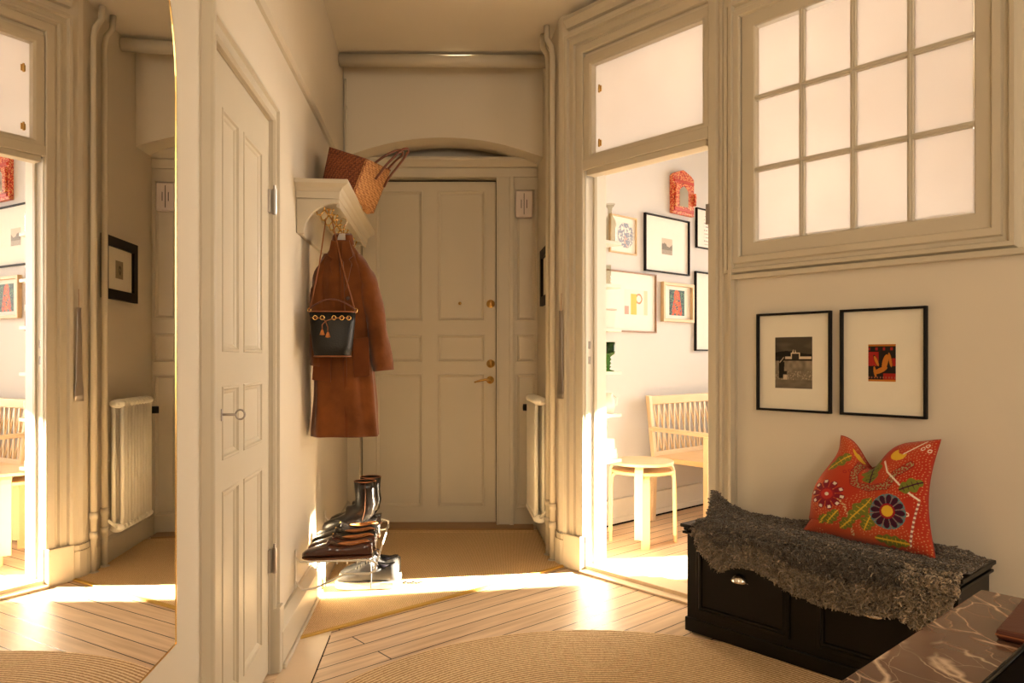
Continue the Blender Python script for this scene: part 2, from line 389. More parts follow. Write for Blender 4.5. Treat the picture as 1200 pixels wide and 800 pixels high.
# wall frames: local X runs right along the wall as seen, local Y goes into the wall, Z up
WA = -0.597
LD = Vector((-0.098, 1.0)).normalized(); AL = math.atan2(LD.y, LD.x)
def onleft(Y, out=0.0, z=0.0):        # a point on the left wall plane at depth Y, 'out' towards the hall
    return Vector((WA-0.098*Y + out*0.9952, Y + out*0.0975, z))
def px_right(px, n=0.0):              # where a sight line meets the oblique wall
    t = (px-600)/860; Y = (P0.dot(EN)+n)/(t*EN.x+EN.y); X = t*Y
    return (Vector((X, Y))-P0).dot(ES), Y
CZ = 2.95

# ------------------------------------------------------------ the setting
# floor (local X = s, local Y = n so that the boards run away from the oblique wall)
mb = MB(); mb.box(-4.5, 8, -5, 5, -0.08, 0)
struct(place(mb.build('floor', 'planks'), F(0, 0), AF))
mb = MB(); mb.box(-2.5, 7, -4, 7, CZ, CZ+.1)
struct(mb.build('ceiling', 'ceil'))
def wall_grid(u0, u1, z0, z1, th, holes):
    mb = MB(); us = sorted({u0, u1, *[h[0] for h in holes], *[h[1] for h in holes]}); zs = sorted({z0, z1, *[h[2] for h in holes], *[h[3] for h in holes]})
    V = {}
    def v(i, j, k):
        if (i, j, k) not in V: V[(i, j, k)] = mb.bm.verts.new((us[i], th*k, zs[j]))
        return V[(i, j, k)]
    solid = lambda i, j: 0 <= i < len(us)-1 and 0 <= j < len(zs)-1 and not any(h[0]-1e-6 <= us[i] and us[i+1] <= h[1]+1e-6 and h[2]-1e-6 <= zs[j] and zs[j+1] <= h[3]+1e-6 for h in holes)
    for i in range(len(us)-1):
        for j in range(len(zs)-1):
            if not solid(i, j): continue
            mb.bm.faces.new((v(i,j,0), v(i+1,j,0), v(i+1,j+1,0), v(i,j+1,0)))
            mb.bm.faces.new((v(i,j,1), v(i,j+1,1), v(i+1,j+1,1), v(i+1,j,1)))
            if not solid(i-1, j): mb.bm.faces.new((v(i,j,0), v(i,j+1,0), v(i,j+1,1), v(i,j,1)))
            if not solid(i+1, j): mb.bm.faces.new((v(i+1,j,0), v(i+1,j,1), v(i+1,j+1,1), v(i+1,j+1,0)))
            if not solid(i, j-1): mb.bm.faces.new((v(i,j,0), v(i,j,1), v(i+1,j,1), v(i+1,j,0)))
            if not solid(i, j+1): mb.bm.faces.new((v(i,j+1,0), v(i+1,j+1,0), v(i+1,j+1,1), v(i,j+1,1)))
    return mb
K = 1.0048
CD0, CD1 = 1.90*K, 2.58*K             # closet door
wl = wall_grid(-3.1, 3.47*K, 0, CZ, .12, [(CD0, CD1, 0, 1.945)]).build('wall_left', 'wall')
struct(place(wl, (WA, 0, 0), AL))
pl0 = onleft(3.47)
XL = lambda Y: pl0.x - 0.11*(Y-3.47)   # left wall beyond the slight bend
mb = MB(); mb.prism([(pl0.x, 3.47), (XL(5.1), 5.1), (XL(5.1)-.15, 5.1), (pl0.x-.15, 3.45)], 0, CZ)
struct(mb.build('wall_left_rear', 'wall'))
XR = lambda Y: 0.611-0.09*Y
# rounded corner pillar between the hall and the bright room
mb = MB()
a, b, c_, d_ = F(-.12, 0), F(0, 0), F(0, .150), F(-.32, .150)
mb.prism([(XR(5.1), 5.1), (XR(4.02), 4.02), (.256, 3.975), (.270, 3.95), (a.x, a.y), (b.x, b.y), (c_.x, c_.y), (d_.x, d_.y), F(-.6, .5)[:2], F(-.6, .62)[:2], (0.32, 5.1)], 0, CZ)
struct(mb.build('wall_corner', 'wall'))
# oblique right wall with doorway, transom and internal window
DW = 0.756
wr = wall_grid(0, 4.9, 0, CZ, .150, [(0, DW, 0, 2.09), (.035, .735, 2.14, 2.655), (.909, 1.843, 1.55, 2.575)]).build('wall_right', 'wall')
struct(place(wr, F(0, 0), AF))
# wall above the entrance recess with its shallow arch
mb = MB(); x0, x1 = XL(4.62)+.002, XR(4.62)-.002
arc = [(x0+(x1-x0)*t, 2.375+.125*(1-(2*t-1)**2)) for t in [i/24 for i in range(25)]]
mb.extrude_xz([(x0, CZ), (x0, 2.30)] + [(x0+.0, 2.375)] + arc[1:-1] + [(x1, 2.375), (x1, CZ)], 4.62, 4.87)
struct(mb.build('wall_arch', 'wall'))
mb = MB(); mb.box(-1.3, .4, 5.0, 5.1, 0, CZ); struct(mb.build('wall_back', 'wall'))
# bright room shell
mb = MB(); mb.prism([F(-.6, .5)[:2], F(-.6, 3.45)[:2], F(-.75, 3.45)[:2], F(-.75, .5)[:2]], 0, CZ); struct(mb.build('wall_pictures', 'kwall'))
wk = wall_grid(-.75, 4.1, 0, CZ, .16, [(1.80, 2.36, .6, 2.27)]).build('wall_window', 'kwall')
struct(place(wk, F(0, 3.3), AF))
mb = MB(); mb.prism([F(4.0, .150)[:2], F(4.0, 3.3)[:2], F(4.1, 3.3)[:2], F(4.1, .150)[:2]], 0, CZ); struct(mb.build('wall_far_end', 'kwall'))
# white skin of the doorway wall inside the bright room and lining of the openings
mb = wall_grid(0, 4.0, 0, CZ, .006, [(0, DW, 0, 2.09), (.035, .735, 2.14, 2.655), (.909, 1.843, 1.55, 2.575)])
struct(place(mb.build('wall_inner', 'kwall'), F(0, .1505), AF))
# hall behind the camera
mb = MB(); mb.box(-.6, 5.2, -2.6, -2.5, 0, CZ); struct(mb.build('wall_front', 'wall'))
e = F(4.9, 0); mb = MB(); mb.box(e.x-.02, e.x+.1, -2.5, e.y+.1, 0, CZ); struct(mb.build('wall_end', 'wall'))

# sun casement in the bright room
mb = MB(); mb.frame(1.80, 2.36, .6, 2.27, [(0, 0), (0, .012), (.06, .012), (.06, 0)])
w2 = struct(place(mb.build('window_2', 'white'), F(0, 3.3), AF))

# left wall woodwork
mb = MB(); mb.box(3.47*K-.86, 3.47*K, -.036, 0, 0, .135); mb.extrude_yz([(-.036, .135), (-.012, .165), (0, .165), (0, .135)], 3.47*K-.86, 3.47*K); mb.box(3.47*K-.86, 3.47*K, -.046, -.036, 0, .02)
struct(place(mb.build('baseboard_left', 'trim', bev=.003), (WA, 0, 0), AL))
ang2 = math.atan2(1, -.11)
L2 = (4.90-3.47)*math.hypot(1, .11)
mb = MB(); mb.box(0, L2, -.036, 0, 0, .135); mb.extrude_yz([(-.036, .135), (-.012, .165), (0, .165), (0, .135)], 0, L2)
struct(place(mb.build('baseboard_rear', 'trim', bev=.003), (pl0.x, 3.47, 0), ang2))
# picture rail
zr = lambda: 0
mb = MB(); mb.extrude_yz([(0, 2.262), (-.012, 2.266), (-.022, 2.283), (-.012, 2.292), (0, 2.292)], 1.2, 3.47*K)
struct(place(mb.build('trim_1', 'trim'), (WA, 0, 0), AL))
mb = MB(); mb.extrude_yz([(0, 2.262), (-.012, 2.266), (-.022, 2.283), (-.012, 2.292), (0, 2.292)], 0, (4.62-3.47)*1.006)
struct(place(mb.build('trim_2', 'trim'), (pl0.x, 3.47, 0), ang2))
# border board along the left wall
mb = MB(); b0, b1 = onleft(.3, .03), onleft(2.97, .03); b2, b3 = onleft(2.97, .155), onleft(.3, .155)
mb.prism([b0[:2], b3[:2], b2[:2], b1[:2]], 0, .0025)
struct(mb.build('trim_3', 'board'))
mb = MB(); b2, b3 = onleft(2.92, .1555), onleft(.3, .1555); b4, b5 = onleft(.3, .158), onleft(2.92, .158)
mb.prism([b2[:2], b3[:2], b4[:2], b5[:2]], 0, .0028); struct(mb.build('trim_4', 'gap'))
# boxed conduit beside the cupboard door
mb = MB(); mb.box(1.842*K, 1.858*K, -.031, 0, 0, CZ); struct(place(mb.build('trim_5', 'trim', bev=.004), (WA, 0, 0), AL))

# cupboard door with moulded casing
CAS = [(0, 0), (0, .012), (.008, .020), (.018, .020), (.026, .012), (.062, .014), (.070, .028), (.088, .030), (.094, .018), (.100, 0)]
mb = MB(); P = [(0, 0), (0, .010), (.006, .018), (.012, .018), (.018, .012), (.044, .012), (.05, .022), (.058, .022), (.062, 0)]
R = []
def casing(mb, x0, x1, z0, z1, prof): mb.frame(x0, x1, z0, z1, prof, openbottom=True)
casing(mb, CD0, CD1, 0, 1.945, P)
cas = struct(place(mb.build('trim_6', 'trim'), (WA, 0, 0), AL))
mb = MB(); mb.box(CD1, CD1+.066, -.034, 0, 0, .23); struct(place(mb.build('trim_7', 'trim', bev=.004), (WA, 0, 0), AL))
mb = MB(); mb.box(CD0-.02, CD1+.02, .09, .11, 0, 1.96); struct(place(mb.build('wall_cupboard', 'gap'), (WA, 0, 0), AL))
def panel_door(name, x0, x1, z0, z1, y, th, panels, m, parent=None, prof=None):
    """door leaf with recessed, moulded panels; panels = rects in door coordinates"""
    prof = prof or [(0, -.010), (.004, -.002), (.010, .004), (.018, .004), (.022, -.0002)]
    mb = wall_grid(x0, x1, z0, z1, th, panels)
    for v in mb.bm.verts: v.co.y += y
    o = mb.build(name, m, parent, bev=.0015)
    for (a, b, c, d) in panels:
        q = MB(); q.box(a-.001, b+.001, y+.010, y+th-.004, c-.001, d+.001)
        q.build('door_panel', m, o)
        q = MB(); q.frame(a+.016, b-.016, c+.016, d-.016, [(dd, hh) for dd, hh in ((-.006, -.011), (0, -.006), (.006, -.003), (.010, .003), (.016, .003), (.019, -.001), (.017, -.011))])
        for v in q.bm.verts: v.co.y += y
        q.build('panel_moulding', m, o)
    return o
uy = lambda px: (lambda Y: Y*K)(0.597/((600-px)/860-.098))   # cupboard door px -> along-wall distance
cu = uy
cd = panel_door('door_2', CD0+.004, CD1-.004, .012, 1.94, .004, .035,
    [(cu(262), cu(281), 1.13, 1.80), (cu(287), cu(308), 1.13, 1.80), (cu(262), cu(281), .83, 1.03), (cu(287), cu(308), .83, 1.03), (cu(262), cu(281), .14, .74), (cu(287), cu(308), .14, .74)], 'door')
struct(place(cd, (WA, 0, 0), AL))
for z in (1.66, .40):
    mb = MB(); mb.tube([(CD1+.002, -.014, z-.045), (CD1+.002, -.014, z+.045)], .008); mb.tube([(CD1+.002, -.014, z+.045), (CD1+.002, -.014, z+.058)], .0045)
    mb.box(CD1-.02, CD1+.02, -.006, .006, z-.04, z+.04); mb.build('hinge', 'steel', cd)
mb = MB(); kz = .955; ku = cu(261)
mb.box(ku-.006, ku+.006, .0, .004, kz-.018, kz+.016)
esc = mb.build('escutcheon', 'steel', cd, bev=.004)
mb = MB(); mb.tube([(ku, .004, kz), (ku, -.035, kz)], .0035)
mb.tube([(ku, -.047+.012*math.cos(t), kz+.013*math.sin(t)) for t in [2*PI*i/16 for i in range(16)]], .0028, closed=True)
mb.build('key', 'steel', cd, smooth=True)

# entrance door, jambs, side panel strip, cornice
BY = 4.87
bx = lambda px, Y=BY+.06: (px-600)/860*Y
bz = lambda py, Y=BY+.06: HZ-(py-420)/860*Y
LX0, LX1 = bx(424), bx(582)
def colrow(cols, rows): return [(a, b, c, d) for a, b in cols for c, d in rows]
ROWS = [(bz(376), bz(224)), (bz(424), bz(392)), (bz(593), bz(438))]
dr = panel_door('door_1', LX0+.006, LX1-.006, .012, 2.295, BY+.055, .05, colrow([(bx(441), bx(495)), (bx(513), bx(568))], ROWS), 'door')
struct(dr)
mb = MB(); mb.box(LX0-.05, LX1+.05, BY+.108, BY+.115, 0, 2.35); struct(mb.build('wall_doorway', 'gap'))
fy = BY+.052
def rosette(px, py, r=.028):
    m_ = Matrix.Translation((bx(px), fy+.003, bz(py))) @ Matrix.Rotation(PI/2, 4, 'X')
    q = MB(); q.lathe([(r, 0), (r, .004), (r*.85, .008), (r*.5, .009), (r*.45, .014), (.001, .014)], mtx=m_, seg=20)
    return q
rosette(575, 356).build('deadlock', 'brass', dr, smooth=True)
rosette(575, 426).build('cylinder_lock', 'brass', dr, smooth=True)
q = rosette(574.5, 445, .026); hx, hz = bx(574.5), bz(445)
q.tube([(hx, fy, hz), (hx, fy-.045, hz)], .009); q.tube([(hx, fy-.045, hz), (hx-.03, fy-.048, hz+.004), (hx-.07, fy-.048, hz-.004), (hx-.105, fy-.046, hz-.014)], [.009, .008, .007, .005])
q.build('door_handle', 'brass', dr, smooth=True)
rosette(539, 355.5, .011).build('peephole', 'brass', dr, smooth=True)
# jamb battens and frames around the entrance door
mb = MB()
SX0, SX1 = bx(600, BY), XR(BY)-.002
mb.box(LX1, bx(600, BY), BY-.012, BY+.1, 0, 2.31)
mb.box(LX0-.09, LX0, BY-.012, BY+.1, 0, 2.31)
mb.box(XL(BY)+.003, SX1, BY-.012, BY+.1, 2.31, 2.37)
mb.extrude_yz([(BY-.012, 2.37), (BY-.03, 2.375), (BY-.055, 2.40), (BY-.07, 2.412), (BY-.07, 2.43), (BY+.1, 2.43), (BY+.1, 2.37)], XL(BY)+.01, SX1)
struct(mb.build('trim_8', 'trim', bev=.003))
mb = MB(); mb.box(LX1-.0, LX1+.014, BY-.024, BY-.012, 0, 2.30); mb.box(bx(597, BY), bx(602, BY), BY-.03, BY-.012, 0, 2.31); struct(mb.build('trim_9', 'trim', bev=.003))
sp = panel_door('trim_10', SX0, SX1, 0, 2.31, BY+.0, .04, [(bx(605), bx(627), c, d) for c, d in ROWS], 'trim')
struct(sp)
mb = MB(); mb.box(XL(BY)+.003, LX0-.09, BY, BY+.1, 0, 2.31); struct(mb.build('trim_11', 'trim'))
mb = MB(); mb.box(XL(4.7)+.04, SX1-.03, 4.74, BY+.11, 0, .012); mb.extrude_yz([(4.74, 0), (4.72, 0), (4.74, .012)], XL(4.7)+.04, SX1-.03); struct(mb.build('trim_12', 'sillwood', bev=.002))
# right side wall baseboard and corner plinth
L3 = (4.87-4.02)*math.hypot(1, .09)
AR = math.atan2(-1, .09)
mb = MB(); mb.box(-L3, 0, -.016, 0, 0, .12); mb.extrude_yz([(-.016, .12), (0, .14), (0, .12)], -L3, 0)
struct(place(mb.build('baseboard_right', 'trim', bev=.003), (XR(4.02), 4.02, 0), AR))
def off(poly, d):
    out = []
    for i, p in enumerate(poly):
        p = Vector(p[:2]); a_ = Vector(poly[max(i-1, 0)][:2]); b_ = Vector(poly[min(i+1, len(poly)-1)][:2])
        t = (b_-a_).normalized(); out.append((p.x + t.y*d, p.y - t.x*d))   # right-hand side
    return out
rp = [(XR(4.04), 4.04), (.2545, 3.975), (.268, 3.947), (F(-.12, 0).x, F(-.12, 0).y)]
for k_, (z0, z1, d) in enumerate(((0, .13, .020), (.13, .155, .014))):
    o_ = off(rp, d); 
mb = MB(); mb.prism(rp[::-1] + off(rp, .018), 0, .14); mb.prism(rp[::-1] + off(rp, .010), .14, .17)
struct(mb.build('baseboard_corner', 'trim', bev=.004))

# doorway casing on the oblique wall, transom frame and jamb stops
def onF(o): return struct(place(o, F(0, 0), AF))
mb = MB(); mb.frame(0, DW, 0.18, 2.70, [(0, 0), (0, .020), (.004, .024), (.040, .024), (.048, .014), (.056, .014), (.062, .026), (.072, .026), (.078, .016), (.100, .016), (.106, .032), (.122, .034), (.126, 0)], openbottom=True)
onF(mb.build('trim_14', 'trim'))
mb = MB(); mb.box(-.126, -.002, -.040, 0, 0, .18); mb.box(DW+.002, DW+.126, -.040, 0, 0, .18); onF(mb.build('trim_15', 'trim', bev=.004))
mb = MB(); mb.frame(.055, .722, 2.165, 2.626, [(0, -.05), (0, .012), (.012, .018), (.05, .018), (.05, -.05)]); onF(mb.build('trim_16', 'trim'))
mb = MB(); mb.box(0, DW, -.022, .10, 2.09, 2.14); mb.box(.018, DW-.018, -.012, .05, 2.06, 2.09); onF(mb.build('trim_17', 'trim', bev=.003))
mb = MB(); mb.extrude_yz([(0, 2.86), (-.02, 2.865), (-.03, 2.885), (-.045, 2.90), (-.045, 2.915), (0, 2.915)], -.12, 4.9); onF(mb.build('trim_18', 'trim'))
mb = MB(); mb.box(-.0, .014, .055, .075, 0, 2.09); mb.box(DW-.014, DW, .055, .075, 0, 2.09); mb.box(0, DW, .055, .075, 2.075, 2.09); onF(mb.build('trim_19', 'trim'))
mb = MB(); mb.box(0.0, .006, .08, .157, 0, 2.09); mb.box(0, .003, 0, .055, 0, 2.09); onF(mb.build('trim_20', 'white'))
mb = MB(); mb.box(0, .0035, .018, .036, 1.16, 1.20); mb.box(0, .0035, .018, .036, 1.08, 1.12); onF(mb.build('trim_21', 'steel'))
mb = MB(); mb.box(0, DW, -.055, .0, 0, .012); mb.box(0, DW, 0, .09, 0, .030); mb.box(0, DW, .09, .17, 0, .018); onF(mb.build('trim_22', 'board', bev=.004))
# transom glass
mb = MB(); mb.box(.05, .727, .02, .024, 2.16, 2.63); tg = onF(mb.build('window_3', 'frosted'))
for z in (2.22, 2.50):
    mb = MB(); mb.tube([(.085, .012, z-.02), (.085, .012, z+.02)], .005); mb.box(.075, .095, .014, .02, z-.015, z+.015); mb.build('latch', 'brass', tg)
# internal twelve-pane window
mb = MB(); mb.frame(.909, 1.843, 1.55, 2.575, [(0, -.06), (0, .010), (.006, .020), (.03, .020), (.036, .010), (.05, .010), (.056, .026), (.070, .028), (.076, .012), (.085, 0)])
onF(mb.build('trim_23', 'trim'))
mb = MB(); mb.box(.868, 1.95, -.03, 0, 1.448, 1.470); onF(mb.build('trim_24', 'trim', bev=.004))
W1 = MB()
gl = [.974, 1.7917]; zs_ = [1.605, 2.516]
W1.frame(gl[0], gl[1], zs_[0], zs_[1], [(0, -.035), (0, 0), (.006, .006), (.060, .006), (.060, -.035)])
win = W1.build('window_1', 'trim'); onF(win)
mb = MB(); cw = (gl[1]-gl[0])/4; rh = (zs_[1]-zs_[0])/3
for i in (1, 2, 3): mb.box(gl[0]+cw*i-.010, gl[0]+cw*i+.010, -.003, .03, zs_[0], zs_[1]); mb.box(gl[0]+cw*i-.004, gl[0]+cw*i+.004, -.010, -.003, zs_[0], zs_[1])
for j in (1, 2): mb.box(gl[0], gl[1], -.003, .03, zs_[0]+rh*j-.010, zs_[0]+rh*j+.010); mb.box(gl[0], gl[1], -.009, -.003, zs_[0]+rh*j-.004, zs_[0]+rh*j+.004)
mb.build('glazing_bars', 'trim', win, bev=.002)
for i in range(4):
    for j in range(3):
        q = MB(); q.box(gl[0]+cw*i+.008, gl[0]+cw*(i+1)-.008, .014, .017, zs_[0]+rh*j+.008, zs_[0]+rh*(j+1)-.008); q.build('pane', 'frosted', win)
# hinge on the right jamb of the doorway
mb = MB(); mb.tube([(DW-.006, .0, 1.70), (DW-.006, .0, 1.80)], .007); mb.box(DW-.01, DW+.01, -.025, -.02, 1.705, 1.795); onF(mb.build('trim_25', 'steel'))
# panel on the wall below the window: thin upright batten beside the doorway
mb = MB(); mb.box(.880, .888, -.008, 0, 0, 1.448); onF(mb.build('trim_26', 'trim'))
mb = MB(); mb.box(.888, 4.9, -.018, 0, 0, .12); onF(mb.build('baseboard_oblique', 'trim', bev=.004))
# bright room baseboard
mb = MB(); mb.box(.63, 3.3, -.02, 0, .012, .17); mb.box(.63, 3.3, -.028, -.018, .012, .05)
struct(place(mb.build('baseboard_kitchen', 'white', bev=.004), F(-.6, 0), math.atan2(EN.y, EN.x)))
mb = MB(); mb.box(.63, 3.3, -.024, 0, 0, .012); struct(place(mb.build('trim_27', 'gap'), F(-.6, 0), math.atan2(EN.y, EN.x)))

# ------------------------------------------------------------ pipes and radiator
mb = MB()
mb.tube([(XL(4.42)+.004, 4.42, 2.906), (XR(4.42)-.004, 4.42, 2.898)], .038, 20)
o = mb.build('ceiling_pipe', 'trim', smooth=True); tag(o, 'thick white-painted pipe running across the hall under the ceiling', 'pipe')
mb = MB(); mb.tube([(XL(4.6)+.02, 4.6, 2.30), (XL(4.6)+.02, 4.6, 2.66), (XL(4.6)+.025, 4.6, 2.68), (XL(4.6)+.016, 4.6, 2.70), (XL(4.6)+.016, 4.6, 2.86)], .007, 8)
tag(mb.build('cable', 'trim', smooth=True), 'thin painted cable running up the left corner of the arch wall', 'cable')
PA, PB = (.205, 4.13), (.222, 4.02)
for k_, (p, lab) in enumerate(((PA, 'white riser pipe farther from the doorway, joined to the radiator'), (PB, 'white riser pipe nearer the doorway casing, beside the shoehorn'))):
    mb = MB(); x, y = p
    mb.tube([(x, y, 0), (x, y, 2.76), (x-.006, y+.006, 2.82), (x-.028, y+.03, 2.87), (x-.03, y+.035, 2.945)], .016, 14)
    t = thing('riser_pipe', lab, 'pipe', group=None)
    mb.build('pipe', 'trim', t, smooth=True)
    for z in (.20, .30):
        q = MB(); q.tube([(x, y, z-.018), (x, y, z+.018)], .021, 14); q.build('pipe_joint', 'trim', t, smooth=True)
    q = MB(); q.lathe([(.026, 0), (.026, .008), (.018, .014)], (x, y, .0)); q.build('floor_collar', 'trim', t, smooth=True)
# radiator against the right side wall
rad = thing('radiator', 'cream column radiator on the short wall by the entrance', 'radiator', (0, 0, 0))
NR = 10
for i in range(NR):
    Y = 4.20+.042*i; xw = XR(Y)-.035; xo = xw-.075
    q = MB()
    for xx in (xo+.015, xw-.015):
        q.tube([(xx, Y, .20), (xx, Y, .86)], .0120, 10)
    for z in (.195, .865):
        q.loft([[((xo+xw)/2+(.040)*math.cos(a), Y+dy, z+.024*math.sin(a)) for a in [2*PI*k/14 for k in range(14)]] for dy in (-.017, -.012, .012, .017)])
    q.build('section', 'radiator', rad, smooth=True)
q = MB(); q.tube([(XR(4.2)-.07, 4.185, .865), (XR(4.2)-.07, 4.175, .865)], .014, 12); q.build('end_plug', 'radiator', rad, smooth=True)
q = MB(); q.tube([(XR(4.6)-.07, 4.60, .80), (XR(4.62)-.07, 4.64, .80)], .010, 10); q.tube([(XR(4.64)-.07, 4.64, .80), (XR(4.66)-.12, 4.65, .80)], .022, 14); q.build('valve', 'black', rad, smooth=True)
q = MB(); q.tube([(PA[0], PA[1], .26), (XR(4.2)-.07, 4.19, .20)], .009, 10); q.build('feed_pipe', 'radiator', rad, smooth=True); q = MB(); q.tube([(PA[0], PA[1], .56), (XR(4.22)-.02, 4.2, .56)], .008, 10); q.build('feed_pipe', 'radiator', rad, smooth=True)

# chime box
q = thing('door_chime', 'small pale plastic door chime box on the panelled strip right of the entrance door', 'door chime', ((bx(604, BY)+bx(624, BY))/2, BY-.012, bz(240.5, BY)))
m_ = MB(); m_.box(-.056, .056, -.034, 0.012, -.088, .088); m_.build('cover', 'plastic', q, bev=.008)
for x, l in ((-.018, .028), (0, .07), (.018, .028)):
    m_ = MB(); m_.box(x-.002, x+.002, -.0355, -.033, -l, l); m_.build('slot', 'gap', q)

# shoehorn hanging by the casing
sh = thing('shoehorn', 'long metal shoehorn hanging on the rounded corner beside the pipes', 'shoehorn', (.262, 3.935, 1.13), AF)
m_ = MB(); rings = []
for t in [i/14 for i in range(15)]:
    z = .235-.47*t; wd = .010+.010*t + (.004 if t > .8 else 0)
    rings.append([(wd*math.sin(a), .006*math.cos(a)-.004*math.sin(a)**2, z) for a in [2*PI*k/12 for k in range(12)]])
m_.loft(rings); m_.build('blade', 'steel', sh, smooth=True)
m_ = MB(); m_.tube([(0, 0, .23), (-.005, .01, .33), (0, .0, .235)], .0015, 6); m_.build('loop', 'tanlace', sh)

# ------------------------------------------------------------ pictures
def N1(x, y, s, seed=0.0): return noise.noise(Vector((x*s+seed, y*s-seed, seed*1.7)))
def picture(label, loc, rz, w, h, border, depth, fm, mm, artw, arth, art, ax=0, az=0, res=70, name='framed_picture', cat='picture', glass=False):
    t = thing(name, label, cat, loc, rz)
    q = MB(); hw, hh = w/2-border, h/2-border
    q.frame(-hw, hw, -hh, hh, [(0, .002), (0, depth-.002), (.002, depth), (border-.002, depth), (border, depth-.002), (border, .002)])
    q.build('frame', fm, t)
    q = MB(); q.box(-hw-.002, hw+.002, -.006, -.002, -hh-.002, hh+.002); q.build('mount', mm, t)
    if art:
        colour_grid('print', t, res, int(res*arth/artw), lambda u, v: (ax+(u-.5)*artw, -.0068, az+(v-.5)*arth), art)
    if glass:
        q = MB(); q.box(-hw-.001, hw+.001, -.011, -.009, -hh-.001, hh+.001); q.build('glass', 'glass', t)
    return t
def mixc(a, b, t): return tuple(a[i]*(1-t)+b[i]*t for i in range(3))
def art_field(u, v):
    g = .30+.10*N1(u, v, 6, 3)
    if v > .62:
        g = .055+.07*max(0, N1(u*.5, v*2, 5, 9))+.05*(v-.62)
        if v < .70+.03*math.sin(u*5) and v > .6: g = .012
    elif v > .54: g = .025
    elif v > .16: g = .22+.12*N1(u, v, 9, 2)
    if .16 < v < .34: g = .18+.35*max(0, N1(u, v, 38, 5))
    if v < .16: g = .16+.04*N1(u, v*3, 5, 1)
    # long low building with a gabled front
    if .28 < u < .98 and .575 < v < .625: g = .62
    if .43 < u < .68 and .575 < v < .70: g = .62 if (u < .46 or u > .65 or v > .68) else .03
    if abs(u-.52) < .055*(1-(v-.70)/.10) and .70 <= v < .76: g = .62 if abs(u-.52) > .02 else .04
    # standing figure in dark clothes
    if .10 < u < .26 and .20 < v < .52 and u < .26-(.52-v)*.06: g = .012
    if (u-.17)**2/.006+(v-.57)**2/.004 < 1: g = .015
    if abs(v-(.50+.9*(u-.12))) < .012 and .12 < u < .24: g = .5
    if .25 < u < .32 and .27 < v < .34: g = .02
    if .22 < u < .33 and .17 < v < .27: g = .55+.1*N1(u, v, 30)
    return (g*1.0, g*.80, g*.55)
def art_poster(u, v):       # a plain generic print in the same colours
    o = (.50, .17, .02); r = (.33, .018, .012); k = (.018, .012, .008)
    if v < .05 or v > .95: return o
    c = k
    if u < .38 and .42 < v < .80: c = r
    if u > .55 and v < .22: c = r
    if u > .86 and .42 < v < .62: c = r
    if .84 < v < .92 and math.sin(u*46)+math.sin(u*23+1) > .1: c = r
    if .08 < v < .13 and math.sin(u*60) > .2: c = (.3, .1, .06)
    for ex, ey, rx, ry, an in ((.62, .52, .10, .22, -.35), (.45, .30, .26, .07, .30), (.30, .55, .05, .16, .55), (.80, .58, .05, .20, .25), (.25, .26, .05, .15, .25)):
        x, y = u-ex, v-ey; xr, yr = x*math.cos(an)+y*math.sin(an), -x*math.sin(an)+y*math.cos(an); e_ = (xr/rx)**2+(yr/ry)**2
        if e_ < 1: c = o
        elif e_ < 1.45 and c != o: c = k
    return c
sR = lambda px, n=0: px_right(px, n)[0]
p1 = F(1.1475, 0); p2 = F(1.495, 0)
picture('thin black frame with a black-and-white field photograph, left of the pair above the bench', F(1.1475, -.001, 1.095), AF, .315, .402, .009, .022, 'blackframe', 'mat', .158, .208, art_field, az=-.003, res=110)
picture('thin black frame with a small red, orange and black print above the cushion', F(1.495, -.001, 1.095), AF, .306, .402, .009, .024, 'blackframe', 'mat', .098, .138, art_poster, ax=-.003, az=-.002, res=90)
def art_sketch(u, v):
    g = .30+.05*N1(u, v, 8); d = math.hypot((u-.42)*1.3, v-.5)
    if abs(d-.2) < .05 or (u > .3 and u < .5 and .2 < v < .7 and N1(u, v, 14, 4) > 0): g = .10
    return (g, g*.8, g*.5)
Yc = 4.38
picture('black wide-framed small picture above the radiator on the short side wall', (XR(Yc)-.001, Yc, 1.608), AR, .45, .345, .055, .022, 'blackframe', 'mat', .10, .10, art_sketch, res=40)
# bright room picture wall
AK = math.atan2(EN.y, EN.x)
def kn(px, s=-.6):
    t = (px-600)/860; x_, y_ = P0.x+ES.x*s, P0.y+ES.y*s
    n = (y_*t-x_)/(EN.x-EN.y*t); Y = y_+EN.y*n
    return n, Y
def kz_(px, py): n, Y = kn(px); return HZ-(py-420)/860*Y
def kpic(label, x0, x1, yt, yb, *a, **k):   # yt, yb measured at the left edge
    n0, Ya = kn(x0); n1, _ = kn(x1)
    zt, zb = HZ-(yt-420)/860*Ya, HZ-(yb-420)/860*Ya
    return picture(label, F(-.6, (n0+n1)/2, (zt+zb)/2), AK, n1-n0, zt-zb, *a, **k)
def art_blue(u, v):
    d = math.hypot(u-.5, v-.5)
    if d < .5 and N1(u, v, 16, 2) > -.12: return (.28, .32, .42)
    if abs(u-.5) < .1 and v < .5: return (.75, .5, .42)
    return (.8, .77, .71)
def art_mount(u, v):
    b = .60+.12*math.sin(u*7)+.08*N1(u, 0, 9)
    if v > b: return (.62, .50, .40)
    g = .20+.10*N1(u, v, 18, 3)+.15*(v < .3)
    return (g, g*.85, g*.68)
def art_colour(u, v):
    a_ = N1(u, v, 9, 1); b = N1(u, v, 22, 6)
    c = (.05, .12, .10) if b > -.1 else (.02, .03, .05)
    if b > .3: c = (.12, .25, .12)
    if abs(u-.5) < .36*(1-v*.6) and a_ > -.15: c = (.60, .08, .02)
    if abs(u-.5) < .1 and b > .1: c = (.65, .2, .04)
    return c
